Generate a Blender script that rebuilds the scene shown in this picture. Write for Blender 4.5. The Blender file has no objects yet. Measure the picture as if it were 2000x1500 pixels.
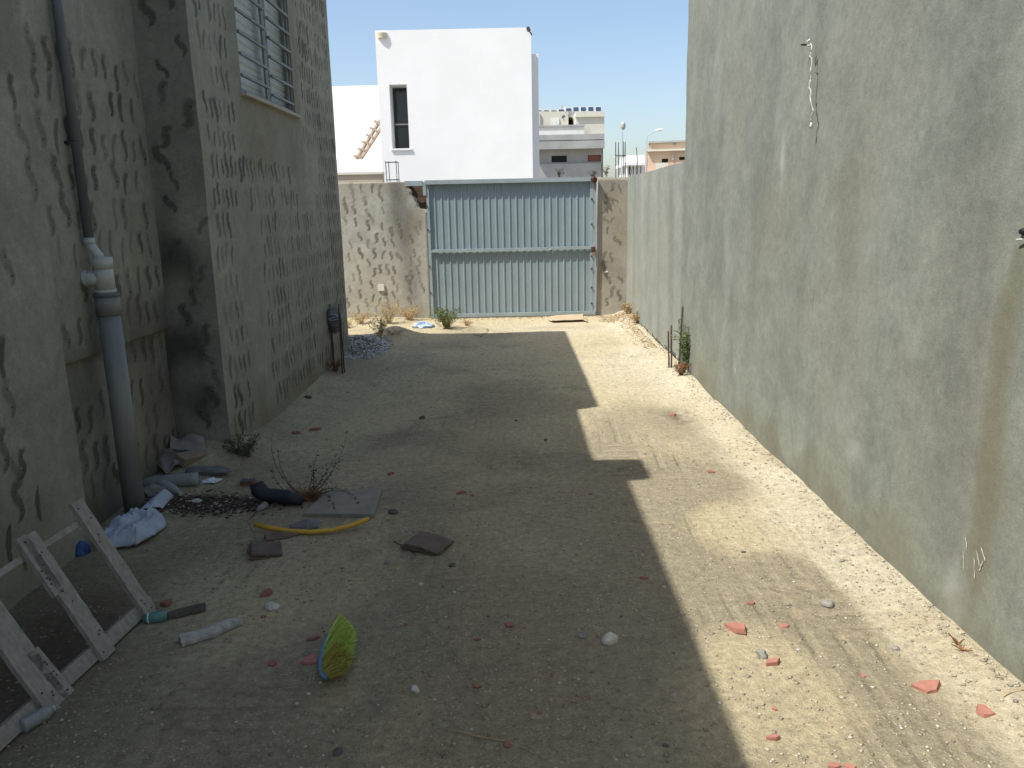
import bpy, bmesh, math, random
import numpy as np
from mathutils import Vector, Matrix, noise as mn

# ------------------------------------------------------------------ camera
F_PX = 1530.0; EYE = 1.6
_d = Vector((-1 / F_PX, 344 / F_PX, -1.0)).normalized()
_u = Vector((-0.0203, 1.0, 0.0)); _u.z = -(_u.x * _d.x + _u.y * _d.y) / _d.z; _u.normalize()
_x = _d.cross(_u)
CAMM = Matrix((_x, _d, _u))                       # camera vector -> world vector
CAMP = Vector((0, 0, EYE))
sc = bpy.context.scene
col = sc.collection
cd = bpy.data.cameras.new("camera"); cam = bpy.data.objects.new("camera", cd); col.objects.link(cam)
cd.sensor_width = 36.0; cd.lens = 36.0 * F_PX / 2000.0; cd.clip_end = 3000; cd.clip_start = 0.05
cam.matrix_world = Matrix.Translation(CAMP) @ CAMM.to_4x4()
sc.camera = cam

# ------------------------------------------------------------------ light
SUN_EL = math.radians(56.0); SH = Vector((0.894, 0.447))
world = bpy.data.worlds.new("World"); sc.world = world; world.use_nodes = True
wn = world.node_tree; bg = wn.nodes["Background"]
sky = wn.nodes.new("ShaderNodeTexSky"); sky.sky_type = 'NISHITA'; sky.sun_disc = False
sky.sun_elevation = SUN_EL; sky.sun_rotation = math.atan2(-SH.x, -SH.y)
sky.air_density = 1.0; sky.dust_density = 1.9; sky.ozone_density = 1.0
wn.links.new(sky.outputs[0], bg.inputs[0]); bg.inputs[1].default_value = 0.105
sl = bpy.data.lights.new("sun", 'SUN'); sl.energy = 3.5; sl.angle = math.radians(0.5); sl.color = (1.0, 0.965, 0.91)
so = bpy.data.objects.new("sun", sl); col.objects.link(so)
to_sun = Vector((-SH.x * math.cos(SUN_EL), -SH.y * math.cos(SUN_EL), math.sin(SUN_EL)))
so.rotation_euler = to_sun.to_track_quat('Z', 'Y').to_euler(); so.location = (-6, -4, 12)
vs = sc.view_settings; vs.view_transform = 'Standard'; vs.look = 'None'; vs.gamma = 1.0; vs.use_curve_mapping = False
vs.exposure = 0.88

# ------------------------------------------------------------------ pixel rays
def ray(px, py): return CAMM @ Vector(((px - 1000) / F_PX, (750 - py) / F_PX, -1.0))
def G(px, py, z=0.0):
    r = ray(px, py); return CAMP + r * ((z - EYE) / r.z)
def onX(px, py, X):
    r = ray(px, py); return CAMP + r * (X / r.x)
def onY(px, py, Y):
    r = ray(px, py); return CAMP + r * (Y / r.y)

R = random.Random(7)
# ------------------------------------------------------------------ node helper
class NT:
    def __init__(s, name):
        s.m = bpy.data.materials.new(name); s.m.use_nodes = True
        s.t = s.m.node_tree; s.n = s.t.nodes; s.l = s.t.links
        s.b = s.n["Principled BSDF"]; s.P = s.n.new("ShaderNodeNewGeometry").outputs["Position"]
    def put(s, sock, v):
        if hasattr(v, "is_linked"): s.l.new(v, sock)
        elif isinstance(v, (tuple, list)) and len(v) == 3 and sock.type == 'RGBA': sock.default_value = (*v, 1)
        else: sock.default_value = v
    def mapv(s, scale=(1, 1, 1), rot=(0, 0, 0), vec=None):
        n = s.n.new("ShaderNodeMapping"); n.inputs["Scale"].default_value = scale; n.inputs["Rotation"].default_value = rot
        s.l.new(vec or s.P, n.inputs[0]); return n.outputs[0]
    def noise(s, scale, detail=4, rough=0.55, vec=None, dist=0.0):
        n = s.n.new("ShaderNodeTexNoise"); n.inputs["Scale"].default_value = scale; n.inputs["Detail"].default_value = detail
        n.inputs["Roughness"].default_value = rough; n.inputs["Distortion"].default_value = dist
        s.l.new(vec or s.P, n.inputs["Vector"]); return n.outputs[0]
    def voro(s, scale, out="Distance", vec=None, feature='F1'):
        n = s.n.new("ShaderNodeTexVoronoi"); n.feature = feature; n.inputs["Scale"].default_value = scale
        s.l.new(vec or s.P, n.inputs["Vector"]); return n.outputs[out]
    def wave(s, scale, direction='X', dist=2.0, dscale=1.0, vec=None):
        n = s.n.new("ShaderNodeTexWave"); n.bands_direction = direction; n.inputs["Scale"].default_value = scale
        n.inputs["Distortion"].default_value = dist; n.inputs["Detail"].default_value = 2; n.inputs["Detail Scale"].default_value = dscale
        s.l.new(vec or s.P, n.inputs["Vector"]); return n.outputs["Fac"]
    def ramp(s, fac, *stops):
        n = s.n.new("ShaderNodeValToRGB"); e = n.color_ramp.elements
        while len(e) < len(stops): e.new(0.5)
        for k, (p, c) in enumerate(stops):
            e[k].position = p; e[k].color = (c, c, c, 1) if not isinstance(c, (tuple, list)) else (*c, 1)
        s.put(n.inputs[0], fac); return n.outputs[0]
    def mix(s, fac, a, b, blend='MIX'):
        n = s.n.new("ShaderNodeMix"); n.data_type = 'RGBA'; n.blend_type = blend
        s.put(n.inputs["Factor"], fac)
        ia = [i for i in n.inputs if i.name == "A" and i.type == 'RGBA'][0]; ib = [i for i in n.inputs if i.name == "B" and i.type == 'RGBA'][0]
        s.put(ia, a); s.put(ib, b); return [o for o in n.outputs if o.type == 'RGBA'][0]
    def math(s, op, a, b=0.5, clamp=False):
        n = s.n.new("ShaderNodeMath"); n.operation = op; n.use_clamp = clamp
        s.put(n.inputs[0], a); s.put(n.inputs[1], b); return n.outputs[0]
    def attr(s, name):
        n = s.n.new("ShaderNodeAttribute"); n.attribute_name = name; return n.outputs["Fac"]
    def orand(s): return s.n.new("ShaderNodeObjectInfo").outputs["Random"]
    def irand(s): return s.n.new("ShaderNodeNewGeometry").outputs["Random Per Island"]
    def bump(s, h, strength=0.5, dist=0.01, normal=None):
        n = s.n.new("ShaderNodeBump"); n.inputs["Strength"].default_value = strength; n.inputs["Distance"].default_value = dist
        s.put(n.inputs["Height"], h)
        if normal is not None: s.l.new(normal, n.inputs["Normal"])
        return n.outputs[0]
    def done(s, color, rough=0.9, normal=None, metal=0.0, spec=0.3):
        s.put(s.b.inputs["Base Color"], color); s.put(s.b.inputs["Roughness"], rough); s.put(s.b.inputs["Metallic"], metal)
        s.b.inputs["Specular IOR Level"].default_value = spec
        if normal is not None: s.l.new(normal, s.b.inputs["Normal"])
        return s.m

def simple(name, c1, c2=None, scale=12, rough=0.85, bump=0.3, bscale=60, bdist=0.004, metal=0.0, spec=0.3, vec=None):
    """two tones blended by noise, with fine relief"""
    t = NT(name); c2 = c2 or tuple(x * 0.72 for x in c1)
    v = t.mapv(vec) if vec else None
    f = t.ramp(t.noise(scale, 5, 0.6, v), (0.32, 0.0), (0.68, 1.0))
    c = t.mix(f, c1, c2)
    nb = t.bump(t.noise(bscale, 4, 0.6, v), bump, bdist) if bump else None
    return t.done(c, rough, nb, metal, spec)

def plaster(name, light, dark, warm, rough=0.95, streak=0.35, bump=0.4, finer=1.0):
    """cement render: cloudy tone, vertical wash streaks, trowel relief; vertex 'mark' = trowel smears, 'stain' and 'wash' = local wear"""
    t = NT(name)
    cloud = t.ramp(t.noise(1.3, 5, 0.62), (0.33, 0.0), (0.67, 1.0))
    c = t.mix(cloud, light, dark)
    st = t.ramp(t.noise(1.0, 5, 0.6, t.mapv((5.5 * finer, 5.5 * finer, 0.7))), (0.42, 0.0), (0.72, 1.0))
    c = t.mix(t.math('MULTIPLY', st, streak), c, tuple(x * 0.62 for x in dark))
    st2 = t.ramp(t.noise(1.0, 4, 0.6, t.mapv((9 * finer, 9 * finer, 1.2))), (0.55, 0.0), (0.8, 1.0))
    c = t.mix(t.math('MULTIPLY', st2, streak * 0.7), c, tuple(min(1, x * 1.3) for x in light))
    mot = t.ramp(t.noise(3.4, 9, 0.72, dist=0.6), (0.34, 0.0), (0.66, 1.0))
    c = t.mix(0.42, c, t.mix(mot, tuple(x * 0.72 for x in dark), tuple(min(1, x * 1.18) for x in light)))
    wm = t.ramp(t.noise(0.8, 3, 0.5, t.mapv((1, 1, 0.7), (0.3, 0.9, 0.2))), (0.5, 0.0), (0.72, 1.0))
    c = t.mix(t.math('MULTIPLY', wm, 0.55), c, warm)
    grain = t.noise(140, 3, 0.7)
    c = t.mix(0.35, c, t.ramp(grain, (0.3, 0.35), (0.7, 0.8)), 'OVERLAY')
    c = t.mix(0.35, c, t.ramp(t.noise(24, 8, 0.78), (0.30, 0.28), (0.70, 0.78)), 'OVERLAY')
    pit = t.ramp(t.voro(26), (0.0, 1.0), (0.055, 0.0))
    pit = t.math('MULTIPLY', pit, t.ramp(t.noise(4, 2), (0.55, 0.0), (0.62, 1.0)))
    c = t.mix(t.math('MULTIPLY', pit, 0.7), c, tuple(x * 0.35 for x in dark))
    c = t.mix(t.attr("stain"), c, (warm[0] * 0.66, warm[1] * 0.58, warm[2] * 0.42))
    c = t.mix(t.attr("wash"), c, (0.55, 0.55, 0.52))
    c = t.mix(t.attr("dark_tone"), c, (0.035, 0.031, 0.027))  # per-vertex darkening towards near-black
    h = t.math('ADD', t.noise(7, 9, 0.66), t.math('MULTIPLY', t.noise(90, 3, 0.7), 0.3))
    h = t.math('SUBTRACT', h, t.math('MULTIPLY', pit, 0.8))
    arc = t.wave(3.0, 'DIAGONAL', 9.0, 0.9)
    h = t.math('ADD', h, t.math('MULTIPLY', arc, 0.10))
    return t.done(c, rough, t.bump(h, bump, 0.012), spec=0.2)

def smear(name, tone):
    """thin trowel smear of rougher, darker render that thins out towards its rim"""
    t = NT(name)
    c = t.mix(t.noise(14, 4, 0.65), tone, tuple(x * 0.62 for x in tone))
    c = t.mix(0.4, c, t.ramp(t.noise(150, 3, 0.7), (0.3, 0.3), (0.7, 0.8)), 'OVERLAY')
    edge = t.math('ADD', t.attr("mark"), t.math('MULTIPLY', t.math('SUBTRACT', t.noise(70, 3, 0.6), 0.5), 0.28))
    al = t.math('MULTIPLY', t.ramp(edge, (0.14, 0.0), (0.80, 1.0)), t.math('ADD', t.math('MULTIPLY', t.orand(), 0.55), 0.30))
    al = t.math('MULTIPLY', al, t.ramp(t.noise(1.3, 4, 0.6), (0.35, 0.30), (0.60, 1.0)))
    t.put(t.b.inputs["Alpha"], al)
    return t.done(c, 0.97, t.bump(t.noise(120, 4, 0.7), 0.5, 0.004), spec=0.15)
M = {}
M['house_smear'] = smear('grey_smear', (0.130, 0.125, 0.100)); M['front_smear'] = smear('tan_smear', (0.24, 0.225, 0.18))
M['house'] = plaster('grey_render', (0.292, 0.284, 0.222), (0.222, 0.216, 0.170), (0.234, 0.202, 0.146), bump=0.35)
M['front'] = plaster('tan_render', (0.435, 0.425, 0.365), (0.345, 0.335, 0.288), (0.37, 0.325, 0.255), streak=0.2, bump=0.3)
M['right'] = plaster('green_grey_render', (0.222, 0.238, 0.199), (0.168, 0.184, 0.156), (0.202, 0.199, 0.154), streak=0.2, bump=0.34, finer=1.9)
M['core'] = simple('broken_core', (0.13, 0.085, 0.06), (0.08, 0.055, 0.042), 9, 0.95, 0.9, 30, 0.02)

def ground_mat():
    t = NT('yard_dust_and_concrete')
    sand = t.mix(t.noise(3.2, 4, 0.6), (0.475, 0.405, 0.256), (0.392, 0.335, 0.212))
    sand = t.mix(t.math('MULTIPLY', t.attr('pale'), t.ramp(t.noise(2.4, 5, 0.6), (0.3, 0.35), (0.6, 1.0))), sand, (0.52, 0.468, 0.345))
    cem = t.mix(t.noise(7, 5, 0.65), (0.220, 0.188, 0.126), (0.342, 0.296, 0.196))
    patch = t.noise(0.85, 5, 0.6, dist=0.5)
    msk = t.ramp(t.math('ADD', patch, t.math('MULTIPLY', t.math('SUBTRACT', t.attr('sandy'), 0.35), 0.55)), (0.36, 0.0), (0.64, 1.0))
    # raked grooves in the wet concrete, running two ways
    g1 = t.wave(2.7, 'X', 2.2, 0.7, t.mapv((1, 0.35, 1), (0, 0, 0.10)))
    g2 = t.wave(2.9, 'Y', 2.6, 0.8, t.mapv((0.35, 1, 1), (0, 0, -0.12)))
    sel = t.ramp(t.noise(0.75, 2, 0.5, t.mapv((1, 1, 1), (0, 0, 1.0))), (0.47, 0.0), (0.53, 1.0))
    g = t.mix(sel, g1, g2)
    gm = t.math('MULTIPLY', t.ramp(t.noise(1.15, 3, 0.55), (0.44, 0.0), (0.58, 1.0)), t.math('SUBTRACT', 1.0, t.math('MULTIPLY', msk, 0.65)))
    groove = t.math('MULTIPLY', t.ramp(g, (0.55, 0.0), (0.9, 1.0)), gm)
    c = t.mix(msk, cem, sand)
    c = t.mix(t.math('MULTIPLY', groove, 0.36), c, (0.35, 0.298, 0.195))
    # exposed aggregate
    v = t.voro(58, "Distance"); vc = t.n.new("ShaderNodeSeparateColor"); t.l.new(t.voro(58, "Color"), vc.inputs[0])
    chip = t.math('MULTIPLY', t.ramp(v, (0.26, 1.0), (0.36, 0.0)), t.ramp(vc.outputs[0], (0.62, 0.0), (0.66, 1.0)))
    chip = t.math('MULTIPLY', chip, t.math('SUBTRACT', 1.0, t.math('MULTIPLY', msk, 0.55)))
    c = t.mix(t.math('MULTIPLY', chip, 0.42), c, (0.50, 0.465, 0.37))
    dk = t.math('MULTIPLY', t.ramp(t.voro(33), (0.10, 1.0), (0.2, 0.0)), t.ramp(t.noise(2.5, 2), (0.5, 0.0), (0.6, 1.0)))
    c = t.mix(t.math('MULTIPLY', dk, 0.55), c, (0.10, 0.09, 0.075))
    c = t.mix(0.55, c, t.ramp(t.noise(26, 9, 0.82), (0.33, 0.22), (0.67, 0.82)), 'OVERLAY')
    c = t.mix(0.6, c, t.ramp(t.noise(190, 3, 0.75), (0.28, 0.3), (0.72, 0.78)), 'OVERLAY')
    st = t.ramp(t.noise(1.7, 6, 0.68, dist=1.0), (0.56, 0.0), (0.74, 1.0))
    c = t.mix(t.math('MULTIPLY', st, 0.5), c, (0.135, 0.118, 0.092))
    c = t.mix(t.attr('mulch'), c, (0.055, 0.038, 0.028))
    h = t.math('ADD', t.math('MULTIPLY', groove, -0.75), t.math('MULTIPLY', chip, 0.30))
    h = t.math('ADD', h, t.math('MULTIPLY', t.noise(42, 8, 0.8), 1.1))
    h = t.math('ADD', h, t.math('MULTIPLY', t.noise(6, 4, 0.6), 0.6))
    return t.done(c, 0.97, t.bump(h, 0.85, 0.018), spec=0.12)
M['ground'] = ground_mat()
M['street'] = simple('dusty_street', (0.34, 0.30, 0.24), (0.25, 0.22, 0.18), 0.4, 0.95, 0.5, 8, 0.02)
M['white'] = simple('white_paint', (0.82, 0.82, 0.80), (0.76, 0.77, 0.75), 0.9, 0.8, 0.15, 30, 0.003)
M['dimwhite'] = simple('old_white_paint', (0.70, 0.70, 0.67), (0.60, 0.61, 0.58), 1.1, 0.85, 0.15, 20, 0.004)
M['cream'] = simple('cream_paint', (0.62, 0.60, 0.50), (0.54, 0.53, 0.45), 0.7, 0.85, 0.1, 10, 0.004)
M['greycon'] = simple('grey_concrete', (0.36, 0.37, 0.36), (0.27, 0.28, 0.27), 0.6, 0.92, 0.25, 6, 0.02)
M['beige'] = simple('beige_paint', (0.60, 0.45, 0.32), (0.54, 0.40, 0.29), 0.5, 0.88, 0.1, 10, 0.004)
M['tan'] = simple('tan_render_far', (0.46, 0.385, 0.29), (0.37, 0.31, 0.24), 1.6, 0.92, 0.3, 20, 0.006)
M['dark'] = simple('dark_opening', (0.012, 0.012, 0.013), (0.02, 0.02, 0.02), 3, 0.6, 0)
M['glass'] = simple('dark_glass', (0.018, 0.022, 0.026), (0.03, 0.035, 0.04), 2, 0.12, 0, spec=0.5)
M['frame'] = simple('aluminium_frame', (0.06, 0.065, 0.07), (0.05, 0.05, 0.055), 8, 0.45, 0, metal=0.3)
M['lframe'] = simple('pale_frame', (0.62, 0.62, 0.6), (0.55, 0.55, 0.53), 8, 0.5, 0)
M['brick'] = simple('red_brick', (0.38, 0.172, 0.125), (0.31, 0.142, 0.105), 40, 0.9, 0.5, 150, 0.003)
M['brickd'] = simple('dusty_brick', (0.30, 0.125, 0.085), (0.23, 0.11, 0.08), 45, 0.93, 0.5, 150, 0.003)
M['gate'] = simple('gate_paint', (0.245, 0.305, 0.322), (0.210, 0.268, 0.285), 2.2, 0.42, 0.12, 30, 0.003, spec=0.4)
M['gaterail'] = simple('gate_rail_paint', (0.31, 0.365, 0.37), (0.25, 0.30, 0.305), 6, 0.5, 0.2, 40, 0.002)
M['rust'] = simple('rust', (0.115, 0.045, 0.026), (0.065, 0.03, 0.022), 40, 0.92, 0.6, 120, 0.003)
M['rebar'] = simple('rebar_rust', (0.055, 0.040, 0.034), (0.095, 0.055, 0.038), 60, 0.85, 0.6, 150, 0.002)
M['rebarfar'] = simple('rebar_dark', (0.045, 0.045, 0.055), (0.08, 0.07, 0.07), 60, 0.8, 0.4, 150, 0.002)
M['pipe'] = simple('grey_pvc', (0.215, 0.220, 0.198), (0.165, 0.170, 0.154), 7, 0.45, 0.12, 50, 0.002, spec=0.4)
M['pipedark'] = simple('blue_grey_pvc', (0.130, 0.143, 0.148), (0.102, 0.114, 0.120), 9, 0.5, 0.12, 50, 0.002, spec=0.4)
M['fitting'] = simple('white_pvc', (0.46, 0.475, 0.42), (0.38, 0.39, 0.35), 12, 0.42, 0.1, 60, 0.002, spec=0.4)
M['wood'] = simple('weathered_wood', (0.335, 0.315, 0.265), (0.215, 0.20, 0.165), 6, 0.88, 0.55, 22, 0.004, vec=(9, 9, 2.2))
M['wood2'] = simple('bleached_wood', (0.44, 0.43, 0.385), (0.25, 0.235, 0.20), 6, 0.88, 0.6, 22, 0.004, vec=(5, 9, 9))
M['wood3'] = simple('pine_offcut', (0.30, 0.235, 0.175), (0.20, 0.155, 0.115), 6, 0.88, 0.5, 22, 0.004, vec=(3, 9, 9))
M['nail'] = simple('nail_iron', (0.05, 0.045, 0.04), None, 60, 0.6, 0.2, 100, 0.001, metal=0.5)
M['blueplastic'] = simple('faded_blue_plastic', (0.10, 0.21, 0.31), (0.14, 0.24, 0.32), 20, 0.5, 0.15, 80, 0.002)
M['blue'] = simple('blue_plastic', (0.025, 0.075, 0.22), None, 20, 0.45, 0.1, 80, 0.002)
M['yellow'] = simple('yellow_hose', (0.56, 0.34, 0.03), (0.48, 0.28, 0.03), 18, 0.45, 0.1, 120, 0.001, spec=0.4)
M['cloth'] = simple('pale_blue_cloth', (0.42, 0.47, 0.52), (0.30, 0.35, 0.40), 14, 0.95, 0.5, 260, 0.002)
M['greybag'] = simple('grey_plastic_bag', (0.165, 0.165, 0.158), (0.11, 0.11, 0.108), 18, 0.5, 0.3, 50, 0.004)
M['whitebag'] = simple('white_plastic_scrap', (0.72, 0.74, 0.76), (0.6, 0.62, 0.65), 16, 0.5, 0.3, 60, 0.003)
M['bluebag'] = simple('blue_white_plastic', (0.70, 0.74, 0.80), (0.16, 0.33, 0.62), 14, 0.5, 0.3, 50, 0.003)
M['boot'] = simple('black_rubber', (0.022, 0.026, 0.036), (0.014, 0.016, 0.022), 14, 0.62, 0.4, 40, 0.004)
M['slab'] = simple('grey_cement_tile', (0.265, 0.250, 0.195), (0.205, 0.192, 0.152), 9, 0.88, 0.35, 90, 0.003)
M['tile'] = simple('brown_clay_tile', (0.105, 0.078, 0.062), (0.15, 0.115, 0.09), 18, 0.9, 0.6, 60, 0.004)
M['bark'] = simple('dark_bark', (0.075, 0.062, 0.050), (0.11, 0.092, 0.072), 22, 0.95, 0.8, 60, 0.006)
M['card'] = simple('cardboard', (0.46, 0.36, 0.235), (0.40, 0.31, 0.205), 7, 0.9, 0.25, 90, 0.002)
M['cardold'] = simple('grey_cardboard', (0.27, 0.255, 0.22), (0.18, 0.165, 0.14), 14, 0.92, 0.4, 70, 0.003)
M['stone'] = simple('grey_stone', (0.27, 0.26, 0.225), (0.18, 0.172, 0.15), 40, 0.9, 0.6, 90, 0.004)
M['palestone'] = simple('pale_stone', (0.55, 0.53, 0.46), (0.42, 0.40, 0.35), 40, 0.9, 0.6, 90, 0.004)
M['darkstone'] = simple('dark_stone', (0.075, 0.07, 0.062), (0.12, 0.11, 0.10), 40, 0.9, 0.6, 90, 0.004)
M['straw'] = simple('dry_straw', (0.46, 0.34, 0.16), (0.34, 0.24, 0.12), 30, 0.9, 0)
M['reddry'] = simple('rusty_dry_weed', (0.24, 0.115, 0.05), (0.17, 0.09, 0.045), 30, 0.9, 0)
M['stem'] = simple('weed_stem', (0.095, 0.085, 0.045), (0.12, 0.10, 0.06), 30, 0.9, 0)
M['leaf'] = simple('weed_leaf', (0.075, 0.11, 0.035), (0.11, 0.13, 0.045), 25, 0.75, 0)
M['leafdull'] = simple('dull_leaf', (0.07, 0.075, 0.04), (0.10, 0.095, 0.055), 25, 0.8, 0)
M['leafyel'] = simple('yellow_green_leaf', (0.20, 0.22, 0.06), (0.30, 0.26, 0.09), 25, 0.75, 0)
M['sill'] = simple('stone_sill', (0.42, 0.375, 0.29), (0.35, 0.31, 0.245), 9, 0.85, 0.3, 60, 0.003)
M['shutter'] = simple('white_shutter_slat', (0.52, 0.54, 0.48), (0.43, 0.45, 0.40), 5, 0.5, 0.1, 30, 0.002, vec=(2, 2, 6))
M['grille'] = simple('grille_paint', (0.20, 0.215, 0.20), (0.14, 0.15, 0.14), 12, 0.55, 0.2, 60, 0.002)
M['grille2'] = simple('grille_primer', (0.33, 0.25, 0.22), (0.24, 0.21, 0.19), 6, 0.6, 0.2, 60, 0.002)
M['lamp'] = simple('lamp_metal', (0.42, 0.46, 0.48), (0.36, 0.40, 0.42), 5, 0.5, 0)
M['solar'] = simple('solar_cell', (0.035, 0.055, 0.095), (0.05, 0.07, 0.11), 3, 0.2, 0, spec=0.5)
M['dish'] = simple('dish_grey', (0.42, 0.41, 0.37), None, 5, 0.6, 0)
M['dishw'] = simple('dish_white', (0.78, 0.78, 0.76), None, 5, 0.6, 0)
M['plate'] = simple('ivory_plastic', (0.66, 0.65, 0.56), (0.58, 0.57, 0.49), 10, 0.5, 0)
M['spout'] = simple('spout_paint', (0.66, 0.60, 0.44), (0.58, 0.53, 0.40), 10, 0.5, 0)
M['string'] = simple('white_string', (0.62, 0.60, 0.54), (0.5, 0.48, 0.42), 60, 0.9, 0)
def grit_mat(name, stops, rough=0.92):
    t = NT(name); c = t.ramp(t.irand(), *stops)
    c = t.mix(0.4, c, t.ramp(t.noise(120, 3, 0.6), (0.3, 0.3), (0.7, 0.75)), 'OVERLAY')
    return t.done(c, rough, None, spec=0.2)
M['grit'] = grit_mat('yard_grit', [(0.0, (0.19, 0.165, 0.125)), (0.25, (0.26, 0.23, 0.175)), (0.7, (0.36, 0.32, 0.23)), (0.96, (0.50, 0.46, 0.37)), (1.0, (0.30, 0.14, 0.09))])
M['greenb'] = grit_mat('green_bristle', [(0.0, (0.24, 0.36, 0.06)), (0.4, (0.46, 0.60, 0.11)), (1.0, (0.66, 0.78, 0.22))], 0.6)
M['yellowb'] = grit_mat('stained_bristle', [(0.0, (0.26, 0.15, 0.05)), (0.4, (0.46, 0.42, 0.09)), (1.0, (0.64, 0.66, 0.20))], 0.6)
M['gravel'] = grit_mat('blue_grey_gravel', [(0.0, (0.20, 0.195, 0.175)), (0.4, (0.36, 0.35, 0.32)), (0.8, (0.50, 0.49, 0.45)), (1.0, (0.62, 0.61, 0.57))])
M['litter'] = grit_mat('dry_leaf_litter', [(0.0, (0.12, 0.065, 0.035)), (0.4, (0.30, 0.19, 0.10)), (0.8, (0.42, 0.32, 0.17)), (1.0, (0.52, 0.46, 0.32))])
M['mulch'] = grit_mat('dark_flakes', [(0.0, (0.035, 0.024, 0.018)), (0.6, (0.085, 0.055, 0.04)), (0.85, (0.13, 0.095, 0.075)), (1.0, (0.55, 0.52, 0.46))])
def clear_mat(name, tint, rough=0.12, alpha=0.35):
    m = bpy.data.materials.new(name); m.use_nodes = True; t = m.node_tree; t.nodes.clear()
    o = t.nodes.new("ShaderNodeOutputMaterial"); mx = t.nodes.new("ShaderNodeMixShader"); tr = t.nodes.new("ShaderNodeBsdfTransparent")
    p = t.nodes.new("ShaderNodeBsdfPrincipled"); p.inputs["Base Color"].default_value = (*tint, 1); p.inputs["Roughness"].default_value = rough
    nz = t.nodes.new("ShaderNodeTexNoise"); nz.inputs["Scale"].default_value = 30
    mr = t.nodes.new("ShaderNodeMapRange"); mr.inputs["To Min"].default_value = alpha * 0.6; mr.inputs["To Max"].default_value = alpha * 1.4
    t.links.new(nz.outputs[0], mr.inputs[0]); t.links.new(mr.outputs[0], mx.inputs[0])
    tr.inputs[0].default_value = (*[0.6 + 0.4 * x for x in tint], 1)
    t.links.new(tr.outputs[0], mx.inputs[1]); t.links.new(p.outputs[0], mx.inputs[2]); t.links.new(mx.outputs[0], o.inputs[0])
    return m
M['pet'] = clear_mat('clear_dusty_plastic', (0.36, 0.38, 0.37), 0.25, 0.62)
M['greenglass'] = clear_mat('teal_glass', (0.10, 0.26, 0.23), 0.1, 0.75)

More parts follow.
